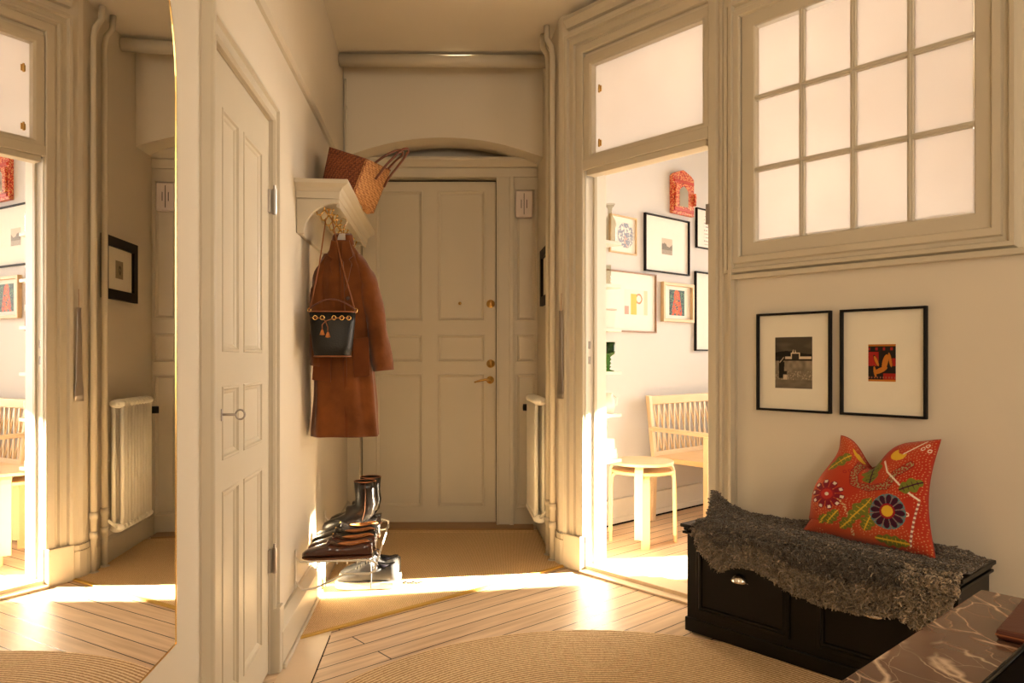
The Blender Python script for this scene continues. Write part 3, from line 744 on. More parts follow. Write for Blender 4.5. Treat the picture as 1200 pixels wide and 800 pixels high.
def art_fruit(u, v):
    if abs(u-.40) < .12 and v < .85: return (.80, .50, .10)
    if abs(u-.1) < .09 and v < .35: return (.75, .33, .28)
    if abs(u-.92) < .08: return (.78, .60, .42)
    if abs(math.hypot((u-.62)*1.1, (v-.65)*.8)-.14) < .03: return (.75, .25, .15)
    return (.86, .80, .70)
def art_text(u, v):
    k = int(v*9)
    if (v*9) % 1 < .35 and N1(u, k, 22, k) > -.05 and .05 < u < .9: return (.42, .40, .37)
    return (.83, .80, .74)
def art_line(u, v):
    if abs(math.hypot((u-.4)*1.0, (v-.62)*1)-.25) < .03 and u < .7: return (.5, .42, .36)
    if v < .5 and abs(u-.5) < .2: return (.84, .84, .62)
    return (.84, .81, .75)
kpic('slim pale wood frame with a blue round print behind the glass bottle', 713, 744.5, 250, 295, .010, .018, 'oak', 'matw', .17, .17, art_blue, ax=.03, res=40)
kpic('thin black frame with a small grey mountain print, upper middle of the bright room wall', 754, 806, 249, 317, .010, .022, 'blackframe', 'matw', .125, .115, art_mount, az=-.01, res=50)
kpic('brown-framed print of yellow and orange upright shapes beside the white shelves', 706, 767.5, 314.5, 388, .010, .018, 'brownwood', 'matw', .25, .17, art_fruit, ax=.06, res=60)
kpic('small thick pale oak frame with a dense red and green picture', 774, 810, 330, 376.5, .022, .030, 'oak', 'matw', .185, .185, art_colour, res=70)
kpic('thin black frame with lines of faint writing, high beside the doorway hinge', 814.5, 850, 243, 290, .009, .02, 'blackframe', 'matw', .20, .24, art_text, ax=-.01, res=60)
kpic('large thin black frame with a faint line drawing, low beside the doorway', 813, 872, 317.5, 411, .011, .022, 'blackframe', 'matw', .26, .34, art_line, ax=-.02, res=60)
# red carved mirror
n0, Ya = kn(784.5); n1, _ = kn(809.5); wd = (n1-n0)/2
zb, zt = HZ-(249.5-420)/860*Ya, HZ-(200-420)/860*Ya; hh = (zt-zb)/2
rm = thing('carved_mirror', 'red and gold painted carved mirror with a pointed arch top', 'mirror', F(-.6, (n0+n1)/2, (zb+zt)/2), AK)
def outline(w_, z0, z1, pk): return [(-w_, z0), (w_, z0), (w_, z1), (w_*.72, z1+pk*.45), (w_*.35, z1+pk*.75), (0, z1+pk), (-w_*.35, z1+pk*.75), (-w_*.72, z1+pk*.45), (-w_, z1)]
q = MB(); q.extrude_xz(outline(wd, -hh, hh*.78, hh*.36), -.030, 0)
def carved():
    m, nt, b = newmat('red_gold_carving'); tc = nt.nodes.new('ShaderNodeTexCoord'); v = nt.nodes.new('ShaderNodeTexVoronoi'); v.inputs['Scale'].default_value = 95
    nt.links.new(tc.outputs['Object'], v.inputs['Vector']); r = nt.nodes.new('ShaderNodeValToRGB'); e_ = r.color_ramp.elements
    e_[0].position = 0; e_[0].color = (.75, .42, .16, 1); e_[1].position = .42; e_[1].color = (.58, .05, .02, 1); r.color_ramp.interpolation = 'CONSTANT'
    r.color_ramp.elements.new(.75).color = (.22, .03, .015, 1)
    nt.links.new(v.outputs['Distance'], r.inputs[0]); nt.links.new(r.outputs[0], b.inputs['Base Color']); b.inputs['Roughness'].default_value = .5
    return m
M['carved'] = carved()
M['redpaint'] = mat('red_paint', (.50, .045, .018), .5, var=.2)
q.build('frame', 'carved', rm, bev=.003)
q = MB(); q.extrude_xz(outline(wd*.40, -hh*.62, hh*.12, hh*.24), -.033, -.030); q.build('mirror_glass', 'mirror', rm)
for zz in (-hh*.80, hh*.55):
    q = MB(); q.box(-wd*.9, wd*.9, -.040, -.030, zz-.010, zz+.010); q.build('ledge', 'redpaint', rm, bev=.002)
q = MB(); q.box(wd*.86, wd*1.0, -.052, -.030, -hh*.50, hh*.10); q.build('shutter', 'carved', rm, bev=.003)
q = MB(); q.box(-wd*.85, -wd*.55, -.045, -.030, -hh*.70, hh*.40); q.build('shutter', 'carved', rm, bev=.003)

# ------------------------------------------------------------ large arched wall mirror on the left
mr = thing('wall_mirror', 'large frameless-looking arched mirror with a thin gilt edge on the left wall', 'mirror', onleft(1.178, .001, 0), AL)
hw = .45; pts = [(-hw, .478), (hw, .478)] + [(hw*math.cos(a), 1.70+.45*math.sin(a)) for a in [PI*i/40 for i in range(41)]]
q = MB(); q.extrude_xz(pts, -.010, 0); q.build('mirror_glass', 'mirror', mr)
def offset2(pts, d):
    n = len(pts); out = []
    for i in range(n):
        a_, b_, c2 = Vector(pts[i-1]), Vector(pts[i]), Vector(pts[(i+1) % n]); t1 = (b_-a_).normalized(); t2 = (c2-b_).normalized()
        t_ = (t1+t2); t_ = t_.normalized() if t_.length > 1e-6 else t1; nrm = Vector((t_.y, -t_.x)); k2 = 1/max(.5, nrm.dot(Vector((t1.y, -t1.x)))); out.append(b_+nrm*d*k2)
    return out
po = offset2(pts, .002); q = MB(); n = len(pts)
A = [[q.bm.verts.new((p[0], y, p[1])) for p in pp] for pp, y in ((pts, 0), (pts, -.0115), (po, -.0115), (po, 0))]
for i in range(4):
    for j in range(n): q.bm.faces.new((A[i][j], A[i][(j+1) % n], A[(i+1) % 4][(j+1) % n], A[(i+1) % 4][j]))
q.build('gilt_edge', 'brass', mr)

# ------------------------------------------------------------ rugs
def rug_disc():
    q = MB(); prof = [(.001, 0), (1.052, 0), (1.056, .004), (1.050, .009), (.001, .009)]
    q.lathe(prof, seg=96); o = q.build('round_rug', 'jute', smooth=False)
    return o
o = place(rug_disc(), (.31, 1.928, 0.0)); tag(o, 'large round braided jute rug on the floorboards in the foreground', 'rug')
er = thing('entrance_rug', 'brown sisal rug with a golden bound edge covering the floor before the entrance door', 'rug')
g0 = onleft(2.885, .04); g1 = Vector((.285, 3.905, 0))
gd = (Vector(g1[:2])-Vector(g0[:2])).normalized()
g0i = Vector(g0[:2])+Vector((-gd.y, gd.x))*.024; g1i = Vector(g1[:2])+Vector((-gd.y, gd.x))*.024
q = MB(); q.prism([g0i, g1i, (XR(4.02)-.03, 4.06), (XR(4.72)-.02, 4.72), (XL(4.72)+.04, 4.72), (pl0.x+.045, 3.47)], 0, .007)
q.build('pile', 'sisal', er)
q = MB(); q.prism([g0[:2], g1[:2], g1i, g0i], 0, .009); q.build('bound_edge', 'gold_bind', er, bev=.003)
q = MB(); yy = 4.60; q.box(XL(yy)+.05, XR(yy)-.035, 4.655, 4.675, .0, .0095); q.build('rear_binding', 'sisal', er, bev=.003)

# ------------------------------------------------------------ hat shelf, hooks
sy0, sy1 = 3.035, 4.215
hs = thing('hat_shelf', 'cream painted hat shelf with moulded front and curved brackets on the left wall', 'shelf', onleft(sy0, 0.001, 0), AL)
LS = (sy1-sy0)*K; D = .215
q = MB()   # top board with cornice profile, swept along the wall and returned at the ends
prof = [(0, 1.775), (.175, 1.775), (.178, 1.800), (.184, 1.806), (.190, 1.816), (.208, 1.826), (.215, 1.830), (.215, 1.846), (0, 1.846)]
rings = []
for (d, z) in prof: rings.append([(-(d-.175)*.0 if d < .175 else -(d-.175), 0, z), ((0 if d < .175 else -(d-.175)), -d, z), (LS+(0 if d < .175 else d-.175), -d, z), (LS+(0 if d < .175 else d-.175), 0, z)])
q.loft([[Vector(p) for p in r] for r in rings], cap=True)
q.build('top_board', 'trim', hs)
br_ = [(0, 1.63), (-.028, 1.63)] + [(-.028-.140*(1-math.cos(a)), 1.63+.128*math.sin(a)) for a in [PI/2*i/10 for i in range(1, 11)]] + [(-.172, 1.76), (-.172, 1.775), (0, 1.775)]
for x in (.012, LS-.04):
    q = MB(); q.extrude_yz(br_, x, x+.026); q.build('bracket', 'trim', hs, bev=.002)
q = MB(); q.box(.038, LS-.04, -.018, 0, 1.63, 1.775); q.build('back_board', 'trim', hs, bev=.003)
q = MB(); q.box(.038, LS-.04, -.172, -.160, 1.745, 1.775); q.build('front_rail', 'trim', hs)
HK = [.10+.125*i for i in range(8)]
for i, x in enumerate(HK):
    q = MB(); q.lathe([(.011, 0), (.011, -.003), (.004, -.006)], (x, -.10, 1.7748), 12)
    q.tube([(x, -.10, 1.772), (x, -.10, 1.745)], .0035, 8)
    for sgn in (-1, 1):
        q.tube([(x, -.10, 1.748), (x, -.10+sgn*.012, 1.728), (x, -.10+sgn*.028, 1.724), (x, -.10+sgn*.036, 1.742)], [.0035, .0032, .003, .0028], 8)
        q.lathe([(.0005, -.006), (.006, 0), (.0005, .006)], (x, -.10+sgn*.037, 1.746), 8)
    q.build('hook', 'brass', hs, smooth=True)
hookpos = lambda i: onleft(sy0, 0.001) + Vector((LD.x, LD.y, 0))*HK[i] + Vector((.9952, .0975, 0))*.10

# ------------------------------------------------------------ straw tote on the shelf
tb = thing('straw_tote_bag', 'russet woven straw tote bag lying on the hat shelf', 'bag', (-.80, 3.45, 1.85))
W_ = lambda px, py, Y: Vector(((px-600)/860*Y, Y, HZ-(py-420)/860*Y)) - Vector((-.80, 3.45, 1.85))
A_, B_ = W_(386, 172, 3.45), W_(430, 186, 3.35)
D_, C_ = Vector((-.895, 3.40, 1.852))-Vector((-.80, 3.45, 1.85)), Vector((-.712, 3.30, 1.852))-Vector((-.80, 3.45, 1.85))
E_, F_ = W_(458, 199, 3.62), W_(438, 250, 3.63)
A2, D2 = Vector((-.05, .38, .24)), Vector((-.10, .38, .002))
C2 = Vector((C_.x+.01, C_.y+.02, C_.z))
def quadgrid(p00, p10, p11, p01, bulge, nrm, dent=0):
    return lambda u, v: (p00*(1-u)*(1-v)+p10*u*(1-v)+p11*u*v+p01*(1-u)*v) + nrm*bulge*math.sin(PI*u)*math.sin(PI*v)
q = MB(); q.grid(14, 12, quadgrid(D_, C_, B_, A_, .008, Vector((-.2, -1, 0))))
q.grid(14, 12, quadgrid(A_, B_, E_, A2, .004, Vector((0, 0, 1))))
q.grid(14, 12, quadgrid(D_, A_, A2, D2, .0, Vector((-1, 0, 0))))
bmesh.ops.remove_doubles(q.bm, verts=q.bm.verts, dist=1e-4)
o = q.build('side_panel', 'straw_shaded', tb, smooth=True); md = o.modifiers.new('s', 'SOLIDIFY'); md.thickness = .006
q = MB(); q.grid(14, 14, quadgrid(C_, F_, E_, B_, .010, Vector((.8, -.5, 0))))
q.grid(10, 10, quadgrid(D2, F_, E_, A2, .0, Vector((0, 1, 0))))
q.grid(10, 10, quadgrid(D_, C_, F_, D2, .0, Vector((0, 0, 1))))
bmesh.ops.remove_doubles(q.bm, verts=q.bm.verts, dist=1e-4)
for v in q.bm.verts: v.co.z = max(v.co.z, .002) if v.co.x < (-.732+.80) else v.co.z
o = q.build('front_panel', 'straw_lit', tb, smooth=True); md = o.modifiers.new('s', 'SOLIDIFY'); md.thickness = .006
for k_, pts_px in enumerate((((440, 210), (452, 194), (468, 178), (476, 174), (478, 178), (470, 190), (456, 208), (450, 219)), ((434, 196), (446, 186), (462, 177), (470, 176), (472, 181), (462, 190), (448, 206), (446, 214)))):
    Ya_ = 3.44+.10*k_; raw = [W_(a, b, Ya_+.02*i_) for i_, (a, b) in enumerate(pts_px)]; sm = []
    for i_ in range(len(raw)-1):
        for t in (0, .25, .5, .75):
            p0_, p1_, p2_, p3_ = raw[max(0, i_-1)], raw[i_], raw[i_+1], raw[min(len(raw)-1, i_+2)]
            sm.append(.5*((2*p1_)+(p2_-p0_)*t+(2*p0_-5*p1_+4*p2_-p3_)*t*t+(3*p1_-p0_-3*p2_+p3_)*t**3))
    sm.append(raw[-1])
    q = MB(); q.tube(sm, .0058, 8); q.build('handle', 'handleleather', tb, smooth=True)

# ------------------------------------------------------------ coat on a hanger
hp = hookpos(2)
cx, cy, ctop = -.768, 3.33, 1.655
AC = 0.10
hang = thing('coat_hanger', 'white coat hanger holding the brown suede coat under the hat shelf', 'coat hanger', (cx, cy, ctop))
q = MB(); q.tube([(0, 0, .02), (0, 0, .055)] + [(.018*math.sin(a), 0, .073-.018*math.cos(a)) for a in [i*PI/8 for i in range(0, 12)]], .0018, 8); q.build('wire_hook', 'chrome', hang, smooth=True)
q = MB(); q.loft([[(x, .008*math.cos(a), z+.018*math.sin(a)*sc) for a in [2*PI*k/10 for k in range(10)]] for x, z, sc in ((-.09, -.13, .5), (-.05, -.075, .8), (-.015, .0, 1.2), (.015, .0, 1.2), (.05, -.075, .8), (.09, -.13, .5))]); q.build('arms', 'ivory', hang, smooth=True)
ct = thing('suede_coat', 'knee-length rust brown suede coat hanging from the hat shelf', 'coat', (cx, cy, ctop), .06)
def ring_e(cx_, cy_, z, rx, ry, n=48, seed=0, wr=.006, fold=7):
    r = []
    for k in range(n):
        a = 2*PI*k/n
        wv = wr*1.3*math.sin(a*fold+seed+z*3)*min(1, abs(z)*1.6) + wr*1.8*noise.noise(Vector((math.cos(a)*2, math.sin(a)*2, z*5+seed)))
        e_ = .75
        c, s = math.cos(a), math.sin(a)
        r.append(Vector((cx_+(rx+wv)*math.copysign(abs(c)**e_, c), cy_+(ry+wv)*math.copysign(abs(s)**e_, s), z)))
    return r
spec = [(-.012, .030, .026, .0), (-.03, .044, .034, 0), (-.055, .060, .042, 0), (-.09, .080, .052, .0), (-.14, .102, .062, .002), (-.18, .113, .068, .002), (-.22, .118, .070, .003), (-.32, .117, .072, .003), (-.45, .122, .075, .006), (-.60, .132, .082, .009), (-.75, .140, .088, .012), (-.87, .147, .092, .014), (-.895, .148, .092, .015)]
def interp(z):
    for i in range(len(spec)-1):
        a, b = spec[i], spec[i+1]
        if a[0] >= z >= b[0]:
            t = (a[0]-z)/(a[0]-b[0]); return [a[k]*(1-t)+b[k]*t for k in (1, 2, 3)]
    return list(spec[-1][1:])
zs2 = [-.012-.883*i/60 for i in range(61)]
rings = []
for z in zs2:
    rx, ry, c0 = interp(z); rings.append(ring_e(c0, 0, z, rx, ry, 64, 1.0, .005))
inner = []
for z in (-.895, -.86, -.80):
    rx, ry, c0 = interp(z); inner.append(ring_e(c0, 0, z, rx-.010, ry-.010, 64, 1.0, .005))
q = MB(); q.loft(rings+inner, cap=False); q.build('body', 'suede', ct, smooth=True)
def sleeve(sx, path, name='sleeve'):
    rr = []
    for i, (x, y, z, a, b) in enumerate(path):
        rr.append([Vector((x+a*math.cos(t)+.004*math.sin(3*t+i), y+b*math.sin(t)+.003*math.sin(2*t+i*1.3), z+.10*a*math.cos(t)*sx)) for t in [2*PI*k/24 for k in range(24)]])
    x, y, z, a, b = path[-1]
    rr.append([Vector((x+(a-.008)*math.cos(t), y+(b-.008)*math.sin(t), z+.10*a*math.cos(t)*sx)) for t in [2*PI*k/24 for k in range(24)]])
    rr.append([Vector((x+(a-.012)*math.cos(t), y+(b-.012)*math.sin(t), z+.05)) for t in [2*PI*k/24 for k in range(24)]])
    q = MB(); q.loft(rr, cap=False); q.bm.faces.ensure_lookup_table()
    return q.build(name, 'suede', ct, smooth=True)
def lerp_path(keys, n):
    out = []
    for i in range(n+1):
        t = i/n*(len(keys)-1); k = min(int(t), len(keys)-2); f = t-k; out.append([keys[k][j]*(1-f)+keys[k+1][j]*f for j in range(5)])
    return out
sleeve(1, lerp_path([(.062, 0, -.075, .018, .035), (.096, -.005, -.15, .040, .052), (.125, -.015, -.24, .046, .058), (.155, -.025, -.40, .045, .056), (.188, -.035, -.60, .046, .055)], 22))
sleeve(-1, lerp_path([(-.062, 0, -.075, .018, .035), (-.088, -.005, -.15, .032, .052), (-.102, -.015, -.24, .038, .056), (-.102, -.03, -.40, .036, .054), (-.098, -.045, -.58, .037, .052)], 22))
def patch(name, pts2, y, th=.005, m='suede2', mtx=None):
    q = MB(); q.extrude_xz(pts2, y-th, y); return q.build(name, m, ct, bev=.0015)
patch('front_edge', [(.004, -.10), (.018, -.12), (.030, -.50), (.040, -.893), (.026, -.893), (.016, -.50)], -.083, .012)
patch('lapel', [(.008, -.03), (.040, -.02), (.058, -.09), (.040, -.105), (.052, -.125), (.036, -.20), (.016, -.26)], -.066, .010, 'suede')
patch('lapel', [(-.010, -.03), (-.038, -.02), (-.052, -.09), (-.034, -.105), (-.046, -.125), (-.028, -.20), (.008, -.26)], -.064, .010, 'suede')
patch('pocket', [(.060, -.46), (.128, -.45), (.134, -.62), (.064, -.63)], -.083, .006)
patch('pocket', [(-.035, -.50), (-.110, -.49), (-.118, -.64), (-.038, -.65)], -.084, .006)
q = MB(); rr = []
for z, sc in ((-.035, 1.15), (-.005, 1.05), (.022, .95), (.010, 1.12), (-.03, 1.30)):
    rr.append([Vector((.040*sc*math.cos(a), .034*sc*math.sin(a), z+.006*math.sin(a))) for a in [PI*(-.36)+PI*1.72*k/24 for k in range(25)]])
q.loft(rr, cap=False, closed=False); q.build('collar', 'suede2', ct, smooth=True)
for z in (-.28, -.40, -.53):
    q = MB(); q.lathe([(.009, 0), (.009, .003), (.001, .004)], mtx=Matrix.Translation((.038, -.094, z)) @ Matrix.Rotation(PI/2, 4, 'X'), seg=12); q.build('button', 'brownleather', ct)

# ------------------------------------------------------------ bucket bag
bg0 = Vector((-.765, 3.13, 1.115))
bb = thing('bucket_bag', 'black leather bucket bag with gold eyelets hanging in front of the coat', 'bag', bg0, .12)
q = MB(); rr = []
for z, rx, ry in ((0, .070, .052), (.004, .076, .058), (.05, .083, .062), (.10, .089, .060), (.15, .094, .055), (.19, .097, .045), (.188, .091, .040), (.12, .084, .052)):
    rr.append([Vector((rx*math.copysign(abs(math.cos(a))**.7, math.cos(a)), ry*math.copysign(abs(math.sin(a))**.8, math.sin(a)), z)) for a in [2*PI*k/36 for k in range(36)]])
q.loft(rr); q.build('body', 'grainleather', bb, smooth=True)
for z, rx, ry, nm in ((.192, .0965, .0445, 'top_trim'), (.004, .0765, .0585, 'base_trim')):
    q = MB(); q.tube([(rx*math.copysign(abs(math.cos(a))**.7, math.cos(a)), ry*math.copysign(abs(math.sin(a))**.8, math.sin(a)), z) for a in [2*PI*k/36 for k in range(36)]], .0028, 6, closed=True); q.build(nm, 'tanlace', bb, smooth=True)
for x in (-.066, -.036, .012, .044, .072):
    yy = -.050 * (1-(abs(x)/.1)**2*.35)
    q = MB(); q.tube([(x+.0085*math.cos(a), yy-.004, .165+.0085*math.sin(a)) for a in [2*PI*k/14 for k in range(14)]], .0022, 6, closed=True); q.build('eyelet', 'brass', bb, smooth=True)
q = MB(); q.tube([(-.088, -.03, .166), (-.066, -.05, .165), (-.036, -.056, .163), (-.022, -.062, .150), (.012, -.056, .163), (.044, -.052, .166), (.072, -.042, .165)], .002, 6)
for x, z in ((-.035, .115), (-.012, .105)): q.tube([(-.022, -.062, .150), (x, -.064, z+.02), (x, -.063, z)], .0022, 6)
q.build('drawstring', 'tanlace', bb, smooth=True)
for x, z in ((-.035, .115), (-.012, .105)):
    q = MB(); q.lathe([(.003, 0), (.006, -.006), (.011, -.022), (.001, -.024)], (x, -.062, z), 10); q.build('tassel', 'tan', bb, smooth=True)
q = MB(); q.tube([(-.095+.19*t, -.02, .20+.045*math.sin(PI*t)**.8) for t in [i/20 for i in range(21)]], .0035, 8); q.build('top_handle', 'handleleather', bb, smooth=True)
h1 = hookpos(1); inv = Matrix.Rotation(-.12, 3, 'Z')
hl = inv @ (Vector((h1.x, h1.y, 1.735))-bg0)
for sx in (-1, 1):
    q = MB(); q.tube([(sx*.096, 0, .192), (sx*.096+(hl.x-sx*.096)*.5, hl.y*.5, .19+(hl.z-.19)*.5), (hl.x+sx*.012, hl.y, hl.z)], .0030, 8); q.build('shoulder_strap', 'tanlace', bb, smooth=True)
    q = MB(); q.tube([(sx*.097+.007*math.cos(a), 0, .200+.009*math.sin(a)) for a in [2*PI*k/12 for k in range(12)]], .002, 6, closed=True); q.build('clasp', 'brass', bb, smooth=True)

# ------------------------------------------------------------ shoes and rack
r0, r1 = 3.02, 3.80
rk = thing('shoe_rack', 'white wire shoe rack fixed low on the left wall', 'shoe rack', onleft(r0, .001), AL)
LR = (r1-r0)*K; RZ = .272
q = MB()
for x in (0, LR):
    q = MB(); q.tube([(x, 0, RZ+.02), (x, -.02, RZ), (x, -.30, RZ), (x, -.325, RZ-.01), (x, -.325, RZ-.045), (x, -.30, RZ-.055), (x, -.20, RZ-.055), (x, -.08, RZ-.11), (x, -.03, RZ-.115), (x, 0, RZ-.08)], .0045, 8)
    q.build('side_loop', 'wire', rk, smooth=True)
for d in (.05, .09, .13, .17, .21, .25, .29):
    q = MB(); q.tube([(-.004, -d, RZ-.012), (-.003, -d, RZ-.004), (LR+.003, -d, RZ-.004)], .003, 8); q.build('rod', 'wire', rk, smooth=True)
q = MB(); q.tube([(0, -.325, RZ-.03), (LR, -.325, RZ-.03)], .0045, 8); q.build('front_rail', 'wire', rk, smooth=True)
for x in (.0, LR):
    q = MB(); q.box(x-.012, x+.012, -.004, 0, RZ-.13, RZ+.05); q.build('wall_plate', 'wire', rk, bev=.003)

def superring(x, hw_, z0, z1, n=20, p=.8, yc=0):
    r = []
    for k in range(n):
        a = 2*PI*k/n; c, s = math.cos(a), math.sin(a)
        r.append(Vector((x, yc+hw_*math.copysign(abs(c)**p, c), (z0+z1)/2+(z1-z0)/2*math.copysign(abs(s)**p, s))))
    return r
# shoes are modelled toe towards -X (the wall), heel at +X, length .29
def widthf(t):   # t: 0 toe .. 1 heel
    ks = [(0, .012), (.06, .034), (.2, .046), (.35, .048), (.55, .038), (.75, .033), (.92, .031), (1, .014)]
    for i in range(len(ks)-1):
        if ks[i][0] <= t <= ks[i+1][0]:
            f = (t-ks[i][0])/(ks[i+1][0]-ks[i][0]); f = f*f*(3-2*f); return ks[i][1]*(1-f)+ks[i+1][1]*f
def sole_poly(L, grow=0, n=24):
    top = [((t-.5)*L, widthf(t)+grow) for t in [i/n for i in range(n+1)]]
    return [(x, y) for x, y in top] + [(x, -y) for x, y in reversed(top)]
def prof_interp(keys, t):
    for i in range(len(keys)-1):
        if keys[i][0] <= t <= keys[i+1][0]:
            f = (t-keys[i][0])/(keys[i+1][0]-keys[i][0]); return keys[i][1]*(1-f)+keys[i+1][1]*f
    return keys[-1][1]
def low_shoe(label, loc, rz, group, um, lining, sole_m, L=.29, tasselled=False):
    t = thing('loafer', label, 'shoe', loc, rz, group)
    q = MB(); q.prism(sole_poly(L, .002), 0, .008); q.box(.24*L, .5*L-.012, -.028, .028, 0, .0) if False else None
    q.build('sole', sole_m, t, bev=.002)
    q = MB(); rr = []
    top = [(0, .022), (.05, .034), (.2, .048), (.34, .062), (.42, .066), (.5, .056), (.7, .056), (.9, .066), (1, .060)]
    for i in range(25):
        tt = i/24; rr.append(superring((tt-.5)*L, max(.004, widthf(tt)*(1-.04)), .006, prof_interp(top, tt), 20, .75))
    q.loft(rr); q.build('upper', um, t, smooth=True)
    q = MB(); n = 24     # foot opening rim with lining
    ringo = []
    for s_, dz, sh_ in ((1, 0, 0), (.9, .002, 0), (.82, -.004, 0)):
        rg = []
        for k in range(n):
            a = 2*PI*k/n; u = .73+.235*math.cos(a)*s_; y = (.026)*math.sin(a)*s_
            rg.append(Vector(((u-.5)*L, y, prof_interp(top, u)+.0015+dz)))
        ringo.append(rg)
    q.loft(ringo); q.build('lining', lining, t, smooth=True)
    q = MB(); q.tube([((.36-.5)*L, -.040, .045), ((.37-.5)*L, -.02, .063), ((.37-.5)*L, 0, .068), ((.37-.5)*L, .02, .063), ((.36-.5)*L, .040, .045)], [.004, .006, .006, .006, .004], 8); q.build('strap', um, t, smooth=True)
    q = MB(); q.box((.86-.5)*L, (1-.5)*L-.004, -.026, .026, -.0, .0075); q.build('heel', 'sole', t)
    if tasselled:
        q = MB(); q.tube([((.36-.5)*L, -.012, .071), ((.365-.5)*L, 0, .074), ((.36-.5)*L, .012, .071)], .003, 8); q.build('metal_bit', 'brass', t, smooth=True)
    return t
def rackpos(Y, out=.165): return onleft(Y, out, RZ+.001)
AS = math.atan2(.0975, .9952)   # shoe axis perpendicular to the wall
low_shoe('dark oxblood loafer nearest the viewer on the shoe rack', rackpos(3.075), AS, 'loafers on the wire rack', 'brownleather', 'tan', 'sole')
low_shoe('dark oxblood loafer, second from the near end of the shoe rack', rackpos(3.19, .17), AS, 'loafers on the wire rack', 'brownleather', 'tan', 'sole', tasselled=True)
low_shoe('black loafer with tan lining, third from the near end of the shoe rack', rackpos(3.305, .165), AS, 'loafers on the wire rack', 'leather', 'tan', 'sole', tasselled=True)
low_shoe('black loafer with tan lining, fourth from the near end of the shoe rack', rackpos(3.42, .17), AS, 'loafers on the wire rack', 'leather', 'tan', 'sole', tasselled=True)
def boot(label, loc, rz, L=.26):
    t = thing('ankle_boot', label, 'boot', loc, rz, 'ankle boots on the wire rack')
    q = MB(); q.prism(sole_poly(L, .001), .0, .007); o_ = q.build('sole', 'sole', t)
    q = MB(); q.loft([superring(.5*L-.062, .027, 0, .001), superring(.5*L-.003, .027, 0, .001)]) if False else q.extrude_xz([(.5*L-.070, .0), (.5*L-.008, 0), (.5*L-.002, .048), (.5*L-.078, .036)], -.027, .027); q.build('heel', 'leather', t, bev=.004)
    # foot + shaft as one skin: loft along a bent spine
    q = MB(); rr = []
    sp_ = [(-.5*L, .012, .014, .012), (-.47*L, .018, .028, .018), (-.38*L, .024, .037, .024), (-.22*L, .032, .042, .030), (-.08*L, .044, .041, .038)]
    for x, z, hw_, hz_ in sp_:
        rr.append([Vector((x, hw_*math.copysign(abs(math.cos(a))**.8, math.cos(a)), z+hz_*math.copysign(abs(math.sin(a))**.8, math.sin(a)))) for a in [2*PI*k/24 for k in range(24)]])
    # transition: tilt rings to horizontal
    for ang, x, z, ax_, hw_ in ((.45, .02*L, .060, .055, .038), (.85, .13*L, .074, .062, .036), (1.2, .235*L, .094, .060, .036), (PI/2, .29*L, .125, .052, .037), (PI/2, .285*L, .160, .048, .039), (PI/2, .28*L, .200, .050, .042), (PI/2, .28*L, .236, .053, .045), (PI/2, .28*L, .236, .049, .041), (PI/2, .28*L, .15, .044, .036)):
        rg = []
        for k in range(24):
            a = 2*PI*k/24; c, s = math.copysign(abs(math.cos(a))**.85, math.cos(a)), math.copysign(abs(math.sin(a))**.85, math.sin(a))
            v = Vector((-s*ax_*math.sin(ang), c*hw_, s*ax_*math.cos(ang))); rg.append(Vector((x, 0, z))+v)
        rr.append(rg)
    q.loft(rr)
    for v in q.bm.verts: v.co.z = max(v.co.z, .006); v.co.x = min(v.co.x, .5*L+.004)
    q.build('upper', 'leather', t, smooth=True)
    q = MB(); q.tube([(.28*L+.053*math.cos(a), .045*math.sin(a), .236) for a in [2*PI*k/24 for k in range(24)]], .0022, 6, closed=True); q.build('top_edge', 'tanlace', t, smooth=True)
    q = MB(); q.tube([(.30*L, -.043, .235), (.30*L, -.041, .16), (.29*L, -.040, .10), (.24*L, -.040, .05)], .0015, 6); q.build('side_zip', 'sole', t, smooth=True)
boot('black leather ankle boot nearer the viewer at the far end of the shoe rack', rackpos(3.58, .155), AS)
boot('black leather ankle boot standing behind its twin at the far end of the shoe rack', rackpos(3.705, .17), AS)
